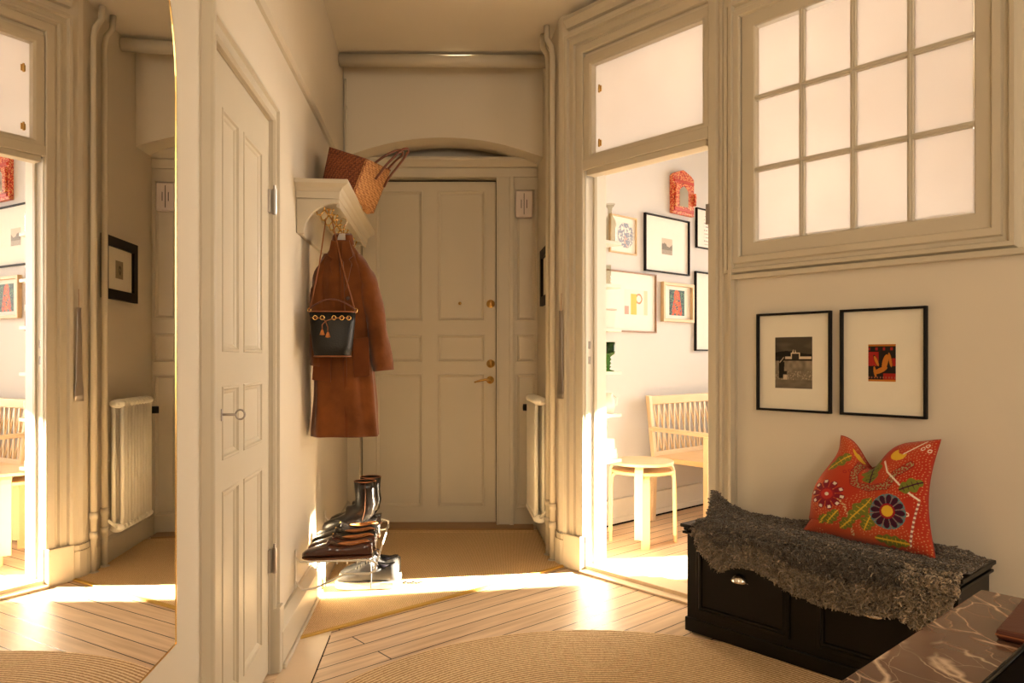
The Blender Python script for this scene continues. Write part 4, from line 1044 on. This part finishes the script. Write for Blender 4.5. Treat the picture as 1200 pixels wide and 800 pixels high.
def sneaker(label, loc, rz, L=.30):
    t = thing('sneaker', label, 'shoe', loc, rz, 'sneakers under the rack')
    q = MB(); rr = []
    pl = sole_poly(L, .004)
    for z, g in ((0, -.003), (.004, .003), (.024, .004), (.034, .001)):
        p_ = sole_poly(L+2*g, g+.003); rr.append([Vector((x, y, z*(1+.25*max(0, -x/L-.3)*2))) for x, y in p_])
    q.loft(rr); q.build('sole', 'rubber', t, smooth=False, bev=.002)
    top = [(0, .046), (.06, .060), (.2, .076), (.33, .094), (.46, .116), (.56, .128), (.62, .120), (.75, .098), (.88, .112), (.95, .116), (1, .108)]
    q = MB(); rr = []
    for i in range(25):
        tt = i/24; rr.append(superring((tt-.5)*L*.98, max(.006, widthf(tt)*.98), .030, prof_interp(top, tt), 20, .72))
    q.loft(rr); q.build('upper', 'greyfabric', t, smooth=True)
    q = MB(); n = 20; rg_ = []
    for s_, dz in ((1, .002), (.88, .004), (.78, -.006)):
        rg_.append([Vector(((.775+.18*math.cos(a)*s_-.5)*L, .026*math.sin(a)*s_, prof_interp(top, .775+.18*math.cos(a)*s_)+dz)) for a in [2*PI*k/n for k in range(n)]])
    q.loft(rg_); q.build('collar', 'coatlining', t, smooth=True)
    q = MB(); q.loft([superring((.56-.5)*L, .016, .112, .142, 12), superring((.42-.5)*L, .015, .098, .118, 12), superring((.30-.5)*L, .012, .080, .094, 12)]); q.build('tongue', 'greyfabric', t, smooth=True)
    for k in range(6):
        u = .33+.042*k; z = prof_interp(top, u)+.004
        q = MB(); q.tube([((u-.5)*L, -.026, z-.016), ((u-.5)*L, -.014, z), ((u+.02-.5)*L, .014, z), ((u+.02-.5)*L, .026, z-.016)], .0028, 6); q.build('lace', 'lacegrey', t, smooth=True)
    q = MB()
    for sg in (-1, 1):
        q.tube([((.56-.5)*L, sg*.006, .134), ((.60-.5)*L, sg*.03, .142), ((.66-.5)*L, sg*.048, .122), ((.60-.5)*L, sg*.036, .105), ((.56-.5)*L, sg*.01, .132)], .0028, 6)
    q.tube([((.56-.5)*L, -.006, .134), ((.57-.5)*L, -.038, .122), ((.585-.5)*L, -.052, .07), ((.58-.5)*L, -.055, .012)], .0032, 6)
    q.build('lace_bow', 'greyfabric', t, smooth=True)
sneaker('grey sneaker with white sole on the rug below the shoe rack, nearer of the two', (-.695, 3.535, .008), .03)
sneaker('grey sneaker with white sole standing behind its twin by the baseboard', (-.705, 3.665, .008), .10)
# stray lace
q = MB(); q.tube([(-.535+.012*i, 3.60+.012*math.sin(i*1.9), .0115) for i in range(9)], .0035, 6)
tag(q.build('cord_end', 'coatlining', smooth=True), 'short dark lace lying on the sisal rug beside the sneakers', 'lace')

# ------------------------------------------------------------ black chest bench
CS0, CS1, CN = .851, 1.85, -.334
ch = thing('storage_bench', 'low black storage bench with two drawers under the pictures', 'bench', F(0, 0, .0092), AF)
q = MB(); q.box(CS0+.008, CS1-.008, CN+.008, -.022, .0, .405); q.build('carcass', 'black', ch, bev=.002)
q = MB(); q.box(CS0+.002, CS1-.002, CN-.000, -.022, 0, .055); q.build('plinth', 'black', ch, bev=.003)
q = MB(); q.box(CS0-.012, CS1+.012, CN-.014, -.020, .418, .432); q.box(CS0-.002, CS1+.002, CN-.004, -.022, .405, .418); q.build('lid', 'black', ch, bev=.003)
q = MB(); q.box(CS0-.006, CS1+.006, CN-.008, -.022, .392, .402); q.build('moulding', 'black', ch, bev=.003)
for a, b in ((.905, 1.30), (1.40, 1.795)):
    dq = MB(); dq.box(a, b, CN-.002, CN+.01, .085, .350); d = dq.build('drawer', 'black', ch, bev=.002)
    dq = MB(); dq.frame(a+.03, b-.03, .115, .320, [(-.004, .000), (0, .010), (.008, .010), (.016, .002), (.018, 0)])
    for v in dq.bm.verts: v.co.y += CN
    dq.build('drawer_moulding', 'black', d)
    hx_, hz_ = (a+b)/2, .262; hq = MB(); rr = []
    for i in range(9):   # half-dome cup pull
        th = PI/2*i/8; r_ = .034*math.cos(th); rr.append([Vector((hx_+max(r_, .0005)*math.cos(p), CN-.004-.024*math.sin(th)*1.0, hz_-.012+max(r_, .0005)*.95*math.sin(p)+.0)) for p in [PI*k/14 for k in range(15)]])
    hq.loft(rr, cap=False, closed=False)
    hq.box(hx_-.037, hx_+.037, CN-.006, CN-.002, hz_-.013, hz_-.009)
    hh_ = hq.build('cup_pull', 'chrome', d, smooth=True); md = hh_.modifiers.new('s', 'SOLIDIFY'); md.thickness = .002

# ------------------------------------------------------------ sheepskin (curly locks on a draped skin)
SK = thing('sheepskin', 'curly grey sheepskin draped over the black storage bench', 'sheepskin', F(0, 0, 0), AF)
TOPZ = .432+.0092
def key(ks, t):
    if t <= ks[0][0]: return ks[0][1]
    for i in range(len(ks)-1):
        if ks[i][0] <= t <= ks[i+1][0]:
            f = (t-ks[i][0])/(ks[i+1][0]-ks[i][0]); return ks[i][1]*(1-f)+ks[i+1][1]*f
    return ks[-1][1]
dropk = [(.865, .01), (.90, .055), (.95, .085), (1.0, .12), (1.04, .13), (1.08, .105), (1.19, .09), (1.26, .11), (1.33, .145), (1.45, .160), (1.55, .160), (1.62, .150), (1.68, .135), (1.72, .15), (1.77, .17), (1.82, .12), (1.86, .02)]
backk = [(.865, .12), (.89, .05), (.95, .04), (1.2, .035), (1.5, .03), (1.72, .03), (1.80, .06), (1.85, .15)]   # distance of rear edge from wall
U0, U1 = .868, 1.858
FE = -CN+.014   # front edge distance from wall
def skin(u, v, lift=0):
    s = U0+(U1-U0)*u
    b = key(backk, s); dr_ = key(dropk, s) ; Lf = FE-b; tot = Lf+dr_
    d = b+tot*v
    ro = .02; of = .013
    if d < FE-ro: y, z, nv = -d, TOPZ+.006+(of-.006)*max(0, 1-(FE-ro-d)/.05), Vector((0, 0, 1))
    elif d < FE+ro*.57:
        a = (d-(FE-ro))/(ro*1.57)*PI/2; y, z = -(FE-ro+(ro+of)*math.sin(a)), TOPZ+of-(ro+of)*(1-math.cos(a)); nv = Vector((0, -math.sin(a), math.cos(a)))
    else: y, z, nv = -(FE+of-.004), TOPZ-ro-(d-FE-ro*.57), Vector((0, -1, 0))
    rise = .085*max(0, 1-(s-U0)/.09)*max(0, 1-abs(d-.14)/.14)
    z += rise; z += .012*noise.noise(Vector((s*9, d*9, 0)))*(1 if nv.z > .5 else 0)
    z = max(z, TOPZ+.004) if nv.z > .5 else z
    return Vector((s+.065*max(0, 1-u/.25)*min(1, max(0, (d-.14)/.16))+.012*noise.noise(Vector((d*14, s*3, 4))), y + (0 if nv.z > .5 else -.006-.012*abs(noise.noise(Vector((s*7, d*7, 2))))), z)), nv
q = MB(); q.grid(90, 46, lambda u, v: skin(u, v)[0]); hide = q.build('hide', mat('hide_leather', (.07, .058, .046), .9), SK, smooth=True)
md = hide.modifiers.new('s', 'SOLIDIFY'); md.thickness = .004; md.offset = 1
verts, faces, cols = [], [], []
rnd = random.Random(3)
NL = 21000
for i in range(NL):
    u, v = rnd.random(), rnd.random()
    if i % 9 == 0: v = rnd.choice((0.0, 1.0)) + rnd.uniform(-.015, .015)
    if i % 23 == 0: u = rnd.choice((0.0, 1.0)) + rnd.uniform(-.004, .004)
    if i % 6 == 0:
        s_ = U0+(U1-U0)*u; b_ = key(backk, s_); v = (FE-.012+rnd.uniform(-.02, .03)-b_)/(FE-b_+key(dropk, s_))
    p, nv = skin(min(1, max(0, u)), min(1, max(0, v)))
    s = p.x
    cl = noise.noise(Vector((p.x*60, p.y*60, p.z*60)))
    length = rnd.uniform(.014, .028); rad = rnd.uniform(.0028, .0050)
    t1 = Vector((rnd.gauss(0, 1), rnd.gauss(0, 1), rnd.gauss(0, 1))); t1 = (t1-nv*t1.dot(nv)).normalized(); t2 = nv.cross(t1)
    lean = Vector((rnd.gauss(0, .5), -.4+rnd.gauss(0, .5), -.35))
    turns = rnd.uniform(1.0, 2.0); cr = rnd.uniform(.0035, .0070)
    g = rnd.uniform(.10, 1.05)
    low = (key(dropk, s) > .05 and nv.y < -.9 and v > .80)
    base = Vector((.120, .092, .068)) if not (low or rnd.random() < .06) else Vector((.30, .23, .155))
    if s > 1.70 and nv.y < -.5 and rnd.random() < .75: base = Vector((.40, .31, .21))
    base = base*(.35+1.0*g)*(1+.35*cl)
    k0 = len(verts); NS = 8; SG = 4
    prev = None
    for j in range(NS+1):
        f = j/NS; a = 2*PI*turns*f
        c = p + nv*(.002+length*f*.85) + (t1*math.cos(a)+t2*math.sin(a))*cr*min(1, f*2.2) + lean*length*f*f*.55
        rr_ = rad*(1-.45*f)*(.6 if j == 0 else 1)
        for m2 in range(SG):
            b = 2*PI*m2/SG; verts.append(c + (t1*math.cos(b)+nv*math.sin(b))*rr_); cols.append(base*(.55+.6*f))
    for j in range(NS):
        for m2 in range(SG):
            a0 = k0+j*SG+m2; a1 = k0+j*SG+(m2+1) % SG; faces.append((a0, a1, a1+SG, a0+SG))
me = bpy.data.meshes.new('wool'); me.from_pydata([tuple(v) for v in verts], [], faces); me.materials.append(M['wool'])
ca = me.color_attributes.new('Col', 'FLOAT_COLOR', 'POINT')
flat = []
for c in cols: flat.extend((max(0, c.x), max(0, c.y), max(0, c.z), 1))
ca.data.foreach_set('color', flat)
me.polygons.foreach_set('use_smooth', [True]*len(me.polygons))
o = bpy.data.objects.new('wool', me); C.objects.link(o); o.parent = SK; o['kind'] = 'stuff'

# ------------------------------------------------------------ cushion
cu_o = thing('cushion', 'orange-red cushion with embroidered flowers and leaves, leaning on the wall over the sheepskin', 'cushion', F(1.53, -.15, .46), AF)
LB, RB, RT, LT = Vector((1.275, -.175, .463)), Vector((1.748, -.235, .463)), Vector((1.712, -.075, .832)), Vector((1.372, -.075, .820))
org = Vector((1.53, -.15, .46))
def cush_pos(u, v, side):
    eu = u+.0; ev = v
    p = LB*(1-u)*(1-v)+RB*u*(1-v)+RT*u*v+LT*(1-u)*v
    nrm = Vector((0, -1, .35)).normalized()
    bulge = (max(0, 1-(2*u-1)**4)**.6)*(max(0, 1-(2*v-1)**4)**.6)
    q_ = p + nrm*side*.062*bulge
    # concave sides
    q_ += Vector((1, 0, 0))*(.035*math.sin(PI*v)*(1-u)*(1 if u < .5 else 0)*2*(.5-u)) - Vector((1, 0, 0))*(.030*math.sin(PI*v)*max(0, u-.5)*2)
    q_ += Vector((-.055*max(0, 1-2*u)*math.sin(PI*min(1, v*1.1))**2*(v > .12), 0, 0))
    notch = math.exp(-((u-.36)/.16)**2)*.10+.020*math.sin(PI*u)
    q_ += Vector((0, 0, -1))*notch*max(0, v)**3
    q_ += nrm*side*(-.030*math.exp(-((u-.38-.1*(1-v))/.10)**2)*v**2)
    q_ += nrm*side*.006*noise.noise(Vector((u*4, v*4, 3)))*bulge
    q_.z = max(q_.z, .462+.0)
    return q_-org
RED = (.40, .030, .012); DRED = (.30, .020, .012); OR = (.55, .095, .028); GRN = (.16, .17, .022); YEL = (.70, .42, .03); PLUM = (.045, .006, .022); CRIM = (.28, .012, .02); WHT = (.75, .66, .50); TEAL = (.10, .20, .20)
def flower(u, v, cu_, cv_, R_, n, petal, core, halo=None, dots=False):
    x, y = (u-cu_), (v-cv_); r = math.hypot(x, y)/R_; a = math.atan2(y, x)
    if r > 1.25: return None
    pe = abs(math.cos(a*n/2))
    if r < .34: return core if r > .12 or not dots else WHT
    if .34 <= r < .46: return CRIM
    if r < .62+.40*pe**.6 and pe > .28:
        if dots and abs(r-.86) < .09 and pe > .85: return WHT
        return petal
    if halo and r < 1.06 and pe > .1: return halo
    return None
def leaf(u, v, u0, v0, u1, v1, w_, lobes, vein):
    dx, dy = u1-u0, v1-v0; L_ = math.hypot(dx, dy); t = ((u-u0)*dx+(v-v0)*dy)/L_**2; d = abs((u-u0)*dy-(v-v0)*dx)/L_
    if 0 < t < 1:
        ww = w_*math.sin(PI*t)**.6*(.62+.38*abs(math.sin(t*PI*lobes)))
        if d < ww:
            if d < .006 or abs(math.sin(t*PI*lobes*2)) < .18 and d < ww*.6: return vein
            return GRN
    return None
def seg_d(u, v, pts_):
    m2 = 9
    for (a, b), (c, d) in zip(pts_, pts_[1:]):
        dx, dy = c-a, d-b; t = max(0, min(1, ((u-a)*dx+(v-b)*dy)/(dx*dx+dy*dy))); m2 = min(m2, math.hypot(u-a-t*dx, v-b-t*dy))
    return m2
def cush_col(u, v):
    c = mixc(RED, OR, max(0, min(1, .5+.6*N1(u, v, 3, 2)-.55*(u-.4))))
    for f in (flower(u, v, .18, .38, .150, 10, (.20, .008, .02), (.5, .03, .02), None, True), flower(u, v, .70, .30, .145, 12, PLUM, YEL, TEAL)):
        if f: return f
    for a in ((.48, .56, .46, .88, .075, 3, PLUM), (.78, .50, .97, .60, .05, 2.5, PLUM), (.40, .17, .54, .40, .055, 3, YEL), (.52, .10, .57, .26, .05, 3, YEL), (.20, .10, .30, .24, .04, 3, YEL), (.32, .08, .44, .2, .04, 3, YEL), (.08, .62, .20, .86, .045, 3, YEL), (.60, .06, .86, .06, .035, 4, YEL), (.13, .09, .20, .18, .03, 3, YEL)):
        a = a[:4]+(a[4]*1.35,)+a[5:]; f = leaf(u, v, *a)
        if f: return f
    if math.hypot((u-.70), (v-.84)*1.2) < .075 and math.hypot(u-.74, (v-.90)) > .06: return YEL
    if math.hypot((u-.24), (v-.94)*1.3) < .06 and v < .96 and math.hypot(u-.20, v-.99) > .05: return YEL
    d = seg_d(u, v, [(.58, .78), (.64, .66), (.74, .58), (.84, .50), (.95, .44)])
    if d < .008: return WHT
    d = seg_d(u, v, [(.74, .84), (.84, .92), (.90, .98)])
    if d < .006: return WHT
    if seg_d(u, v, [(.95, .42), (.90, .22), (.86, .05)]) < .008: return WHT if math.sin(v*160) > 0 else (.3, .1, .08)
    d = seg_d(u, v, [(.30, .86), (.31, .70), (.36, .56), (.50, .50), (.66, .52), (.72, .64), (.84, .74)])
    if d < .028: return (.30, .24, .10) if N1(u, v, 70) > .05 else DRED
    if d < .036: return (.25, .02, .015)
    d = seg_d(u, v, [(.22, .42), (.34, .30), (.40, .18), (.43, .05)])
    if d < .012 and N1(u, v, 80, 3) > 0: return (.6, .45, .2)
    # small dots and rings
    iu, iv = int(u*38), int(v*38); gu, gv = (u*38) % 1-.5-.28*math.sin(iu*12.9+iv*7.3), (v*38) % 1-.5-.28*math.sin(iu*4.1+iv*17.7)
    if math.hypot(gu, gv) < .17 and N1(u, v, 5, 8) > -.15: return mixc(c, (.75, .45, .18), .55)
    for cu_, cv_ in ((.24, .66), (.27, .70), (.10, .22), (.15, .26), (.86, .30), (.9, .9), (.93, .93), (.96, .88)):
        r = math.hypot(u-cu_, v-cv_)
        if .010 < r < .018: return (.30, .02, .015) if u < .8 else WHT
    return c
colour_grid('front_cover', cu_o, 230, 230, lambda u, v: cush_pos(u, v, 1), cush_col, 'cushion', True)
colour_grid('back_cover', cu_o, 40, 40, lambda u, v: cush_pos(u, v, -1), lambda u, v: RED, 'cushion', True)
q = MB(); edge = [cush_pos(t, 0, 0) for t in [i/30 for i in range(31)]]+[cush_pos(1, t, 0) for t in [i/30 for i in range(1, 31)]]+[cush_pos(1-t, 1, 0) for t in [i/30 for i in range(1, 31)]]+[cush_pos(0, 1-t, 0) for t in [i/30 for i in range(1, 30)]]
q.tube(edge, .0025, 6, closed=True); q.build('seam', mat('seam_thread', (.35, .04, .02), .8), cu_o, smooth=True)

# ------------------------------------------------------------ marble table in the near right corner
TZ = .62
def tp(px, py, z=TZ): Y = (HZ-z)*860/(py-420); return Vector(((px-600)/860*Y, Y, z))
mt_ = thing('marble_table', 'brown white-veined marble table in the near right corner', 'table', (0, 0, 0))
ta, tb_ = tp(979, 796), tp(1150, 690.5)
far = tp(1150, 690.5); tn = (ta-far).normalized()              # edge running towards the viewer
right = Vector((ES.x, ES.y, 0))
wslab = .27
c0 = far; c1 = far+right*.62
k2 = .78
c2, c3 = c1+Vector((-EN.x, -EN.y, 0))*k2, c0+Vector((-EN.x, -EN.y, 0))*k2
q = MB(); q.prism([c[:2] for c in (c0, c3, c2, c1)], TZ-.03, TZ); q.build('marble_top', 'marble', mt_, bev=.002)
for cc, dx, dn in ((c0, 1, -1), (c1, -1, -1), (c2, -1, 1), (c3, 1, 1)):
    p = cc+right*.05*dx+Vector((EN.x, EN.y, 0))*.05*dn
    q = MB(); q.tube([(p.x, p.y, .0095), (p.x, p.y, TZ-.031)], [.011, .017], 12); q.build('leg', 'black', mt_, smooth=True)
# black tray and russet leather case lying on it
o1 = tp(1200, 755, TZ+.012); 
tray = thing('black_tray', 'flat black tray on the marble table at the picture edge', 'tray', (0, 0, TZ+.0005))
e0 = tp(1152, 800, TZ+.014); e1 = tp(1198, 757, TZ+.014); ed = (e1-e0).normalized()
e0 = e1-ed*.26; e1b = e1+ed*.02; rr_ = Vector((-ed.y, ed.x, 0)); rr_ = rr_ if rr_.x > 0 else -rr_
q = MB(); q.prism([p[:2] for p in (e0, e0+rr_*.2, e1b+rr_*.2, e1b)], 0, .006)
q.build('tray_base', 'gap', tray)
q = MB(); q.tube([(p.x, p.y, .009) for p in (e0, e0+rr_*.2, e1b+rr_*.2, e1b)], .005, 8, closed=True); q.build('tray_rim', 'black', tray, smooth=True)
zc = TZ+.05
cs = thing('leather_case', 'russet leather case lying on the marble table, only its corner in view', 'case', (0, 0, TZ+.0008))
f0 = tp(1166, 737, TZ+.018); f1 = tp(1204, 694, TZ+.018)
fu = (f1-f0).normalized()*.24; fv = Vector((fu.y, -fu.x, 0)); fv = fv if fv.y < 0 else -fv
q = MB(); q.prism([p[:2] for p in (f0, f0+fv*.35, f0+fv*.35+fu, f0+fu)], .0, .018); q.build('body', 'redleather', cs, bev=.006)
q = MB(); q.prism([p[:2] for p in (f0-fu*.004, f0+fv*.353, f0+fv*.353+fu*1.004, f0+fu*1.004)], .008, .010); q.build('lid_seam', 'tanlace', cs)

# ------------------------------------------------------------ bright room: shelves and what stands on them
SHZ = [1.765, 1.524, 1.278, 1.037, .800, .545]
names = ['top', 'second', 'third', 'fourth', 'fifth', 'lowest']
for z, nm in zip(SHZ, names):
    t = thing('wall_shelf', f'white wall shelf just inside the bright room, {nm} of the six', 'shelf', F(-.07, .157, z), AF+PI, 'white wall shelves in the bright room')
    q = MB(); q.box(0, .22, -.22, 0, -.018, 0); q.build('board', 'white', t, bev=.002)
    q = MB(); q.extrude_yz([(0, -.018), (-.12, -.018), (0, -.07)], .09, .10); q.build('bracket', 'white', t)
sp_ = lambda a, n, z: F(-.07-a, .157+n, z)
t = thing('glass_bottle', 'clear glass bottle with a flared neck on the top white shelf', 'bottle', sp_(.042, .168, SHZ[0]))
q = MB(); q.lathe([(.034, 0), (.036, .004), (.036, .10), (.030, .125), (.014, .15), (.013, .185), (.030, .215), (.028, .215), (.011, .186), (.012, .152), (.028, .122), (.033, .10), (.033, .008), (.001, .006)]); q.build('bottle_body', 'bottleglass', t, smooth=True)
t = thing('small_glass', 'slim clear glass on the second white shelf', 'glass', sp_(.04, .145, SHZ[1]))
q = MB(); q.lathe([(.018, 0), (.020, .003), (.021, .11), (.019, .11), (.018, .006), (.001, .005)]); q.build('tumbler', 'bottleglass', t, smooth=True)
t = thing('storage_box', 'small white tapered box on the third white shelf', 'box', sp_(.055, .140, SHZ[2]), AF)
q = MB(); q.loft([[Vector((x*sx, y*sx, z)) for x, y in ((-.045, -.045), (.045, -.045), (.045, .045), (-.045, .045))] for z, sx in ((0, .85), (.10, 1.0))]); q.build('box_body', 'white', t, bev=.003)
q = MB(); q.box(-.048, .048, -.048, .048, .101, .110); q.build('box_lid', 'plastic', t, bev=.002)
t = thing('green_goblet', 'green glass goblet with a knobbed stem on the fourth white shelf', 'goblet', sp_(.05, .162, SHZ[3]))
q = MB(); q.lathe([(.034, 0), (.034, .004), (.012, .010), (.010, .018), (.017, .026), (.010, .034), (.018, .046), (.011, .056), (.020, .068), (.012, .078), (.018, .086), (.036, .098), (.040, .115), (.040, .165), (.037, .165), (.036, .112), (.001, .10)]); q.build('goblet_body', 'greenglass', t, smooth=True)
t = thing('white_vase', 'small white round-bellied jug on the fifth white shelf', 'jug', sp_(.05, .165, SHZ[4]))
q = MB(); q.lathe([(.024, 0), (.030, .004), (.036, .04), (.034, .075), (.022, .095), (.024, .115), (.021, .115), (.018, .095), (.001, .09)]); q.build('jug_body', 'white', t, smooth=True)
q = MB(); q.tube([(.030, 0, .10), (.050, 0, .085), (.048, 0, .05), (.034, 0, .04)], .004, 8); q.build('jug_handle', 'white', t, smooth=True)
for k_, (dz, hh2, ww2, lab) in enumerate(((0, .030, .15, 'thick white book at the bottom of the pile on the lowest shelf'), (.0305, .026, .14, 'white book in the middle of the pile on the lowest shelf'), (.057, .055, .10, 'white boxed book on top of the pile on the lowest shelf'))):
    t = thing('book', lab, 'book', sp_(.085, .125, SHZ[5]+dz+.0005), AF+.06*k_, 'white books on the lowest shelf')
    q = MB(); q.box(-.07, .07, -ww2/2, ww2/2, 0, .003); q.box(-.07, .07, -ww2/2, ww2/2, hh2-.003, hh2); q.box(.067, .07, -ww2/2, ww2/2, .003, hh2-.003); q.build('cover', 'paperwhite', t)
    q = MB(); q.box(-.066, .067, -ww2/2+.004, ww2/2-.004, .003, hh2-.003); q.build('pages', 'matw', t)

# ------------------------------------------------------------ stacked birch stools
def stool(label, loc, rz, H, m):
    t = thing('stacking_stool', label, 'stool', loc, rz, 'birch stools stacked in the bright room')
    q = MB(); q.lathe([(.188, H-.018), (.190, H-.015), (.190, H-.003), (.187, H), (.001, H)], seg=48); q.build('seat', m, t, smooth=False)
    for k in range(4):
        a = PI/2*k; ca_, sa_ = math.cos(a), math.sin(a); q = MB(); rr = []
        path = [(.09, H-.024, 0), (.145, H-.024, 0), (.168, H-.027, .35), (.182, H-.040, .9), (.188, H-.06, 1.3), (.190, H-.10, PI/2), (.194, 0.0, PI/2)]
        for r_, z, an in path:
            th_ = .017; dx_, dz_ = math.sin(an)*th_/2*1.0, math.cos(an)*th_/2
            w2 = .025
            rr.append([Vector(((r_+sx*dx_)*ca_-w*sa_, (r_+sx*dx_)*sa_+w*ca_, max(0, z+sz*dz_))) for sx, sz, w in ((1, 1, -w2), (1, 1, w2), (-1, -1, w2), (-1, -1, -w2))])
        q.loft(rr); q.build('leg', m, t, bev=.0015)
stc = Vector((.795, 4.46, 0)); vd = math.atan2(-4.46, -.795)
stool('birch stool on the floor, lower of the stacked pair', (stc.x, stc.y, .0002), vd-.02+.10, .440, 'birch')
stool('birch stool stacked on top of the other beside the white shelves', (stc.x-.004, stc.y, .052), vd-.10, .440, 'birchl')

# ------------------------------------------------------------ birch bench with lattice back
bn = thing('lattice_bench', 'pale birch bench with a crossed slat back against the picture wall', 'bench', F(-.05, 1.205), AK)
BL = 1.6   # local X along the wall, local Y into the wall (bench back at +Y)
zt_ = .865
def bar(q, p, r_, w2, d2):   # rectangular bar between two points
    p, r_ = Vector(p), Vector(r_); t = (r_-p).normalized(); up = Vector((0, 1, 0)) if abs(t.y) < .9 else Vector((0, 0, 1)); a = t.cross(up).normalized(); b = t.cross(a)
    q.loft([[c+a*sx*w2/2+b*sy*d2/2 for sx, sy in ((-1, -1), (1, -1), (1, 1), (-1, 1))] for c in (p, r_)])
for x in (.02, BL-.02):
    q = MB(); q.loft([[Vector((x+sx*.018, y+sy*.016, z)) for sx, sy in ((-1, -1), (1, -1), (1, 1), (-1, 1))] for y, z in ((.455, .0), (.440, .42), (.462, .62), (.490, zt_-.01))]); q.build('rear_leg', 'birchl', bn, bev=.006)
    q = MB(); q.box(x-.022, x+.022, .0, .040, 0, .60); q.build('front_leg', 'birchl', bn, bev=.006)
    q = MB(); q.extrude_yz([(-.01, .600), (.47, .615), (.47, .642), (-.01, .628)], x-.025, x+.025); q.build('armrest', 'birchl', bn, bev=.008)
q = MB(); q.box(.02, BL-.02, .02, .45, .405, .440); q.build('seat', 'birch', bn, bev=.006)
q = MB(); q.box(.03, BL-.03, .010, .034, .345, .405); q.build('apron', 'birchl', bn, bev=.004)
q = MB(); q.loft([[Vector((x, y+sy*.012, z+sz*.030)) for sy, sz in ((-1, -1), (1, -1), (1, 1), (-1, 1))] for x, y, z in ((.03, .484, zt_-.045), (BL-.03, .484, zt_-.045))]); q.build('top_rail', 'birch', bn, bev=.005)
q = MB(); q.box(.03, BL-.03, .438, .458, .43, .47); q.build('lower_rail', 'birchl', bn, bev=.004)
ns = 25
for i in range(ns):
    x = .06+(BL-.12)*i/(ns-1)
    for sg in (-1, 1):
        x2 = x+sg*.055
        if x2 < .04 or x2 > BL-.04: continue
        q = MB(); bar(q, (x, .446-.004*sg, .46), (x2, .482-.004*sg, zt_-.07), .014, .007); q.build('slat', 'birchl', bn)
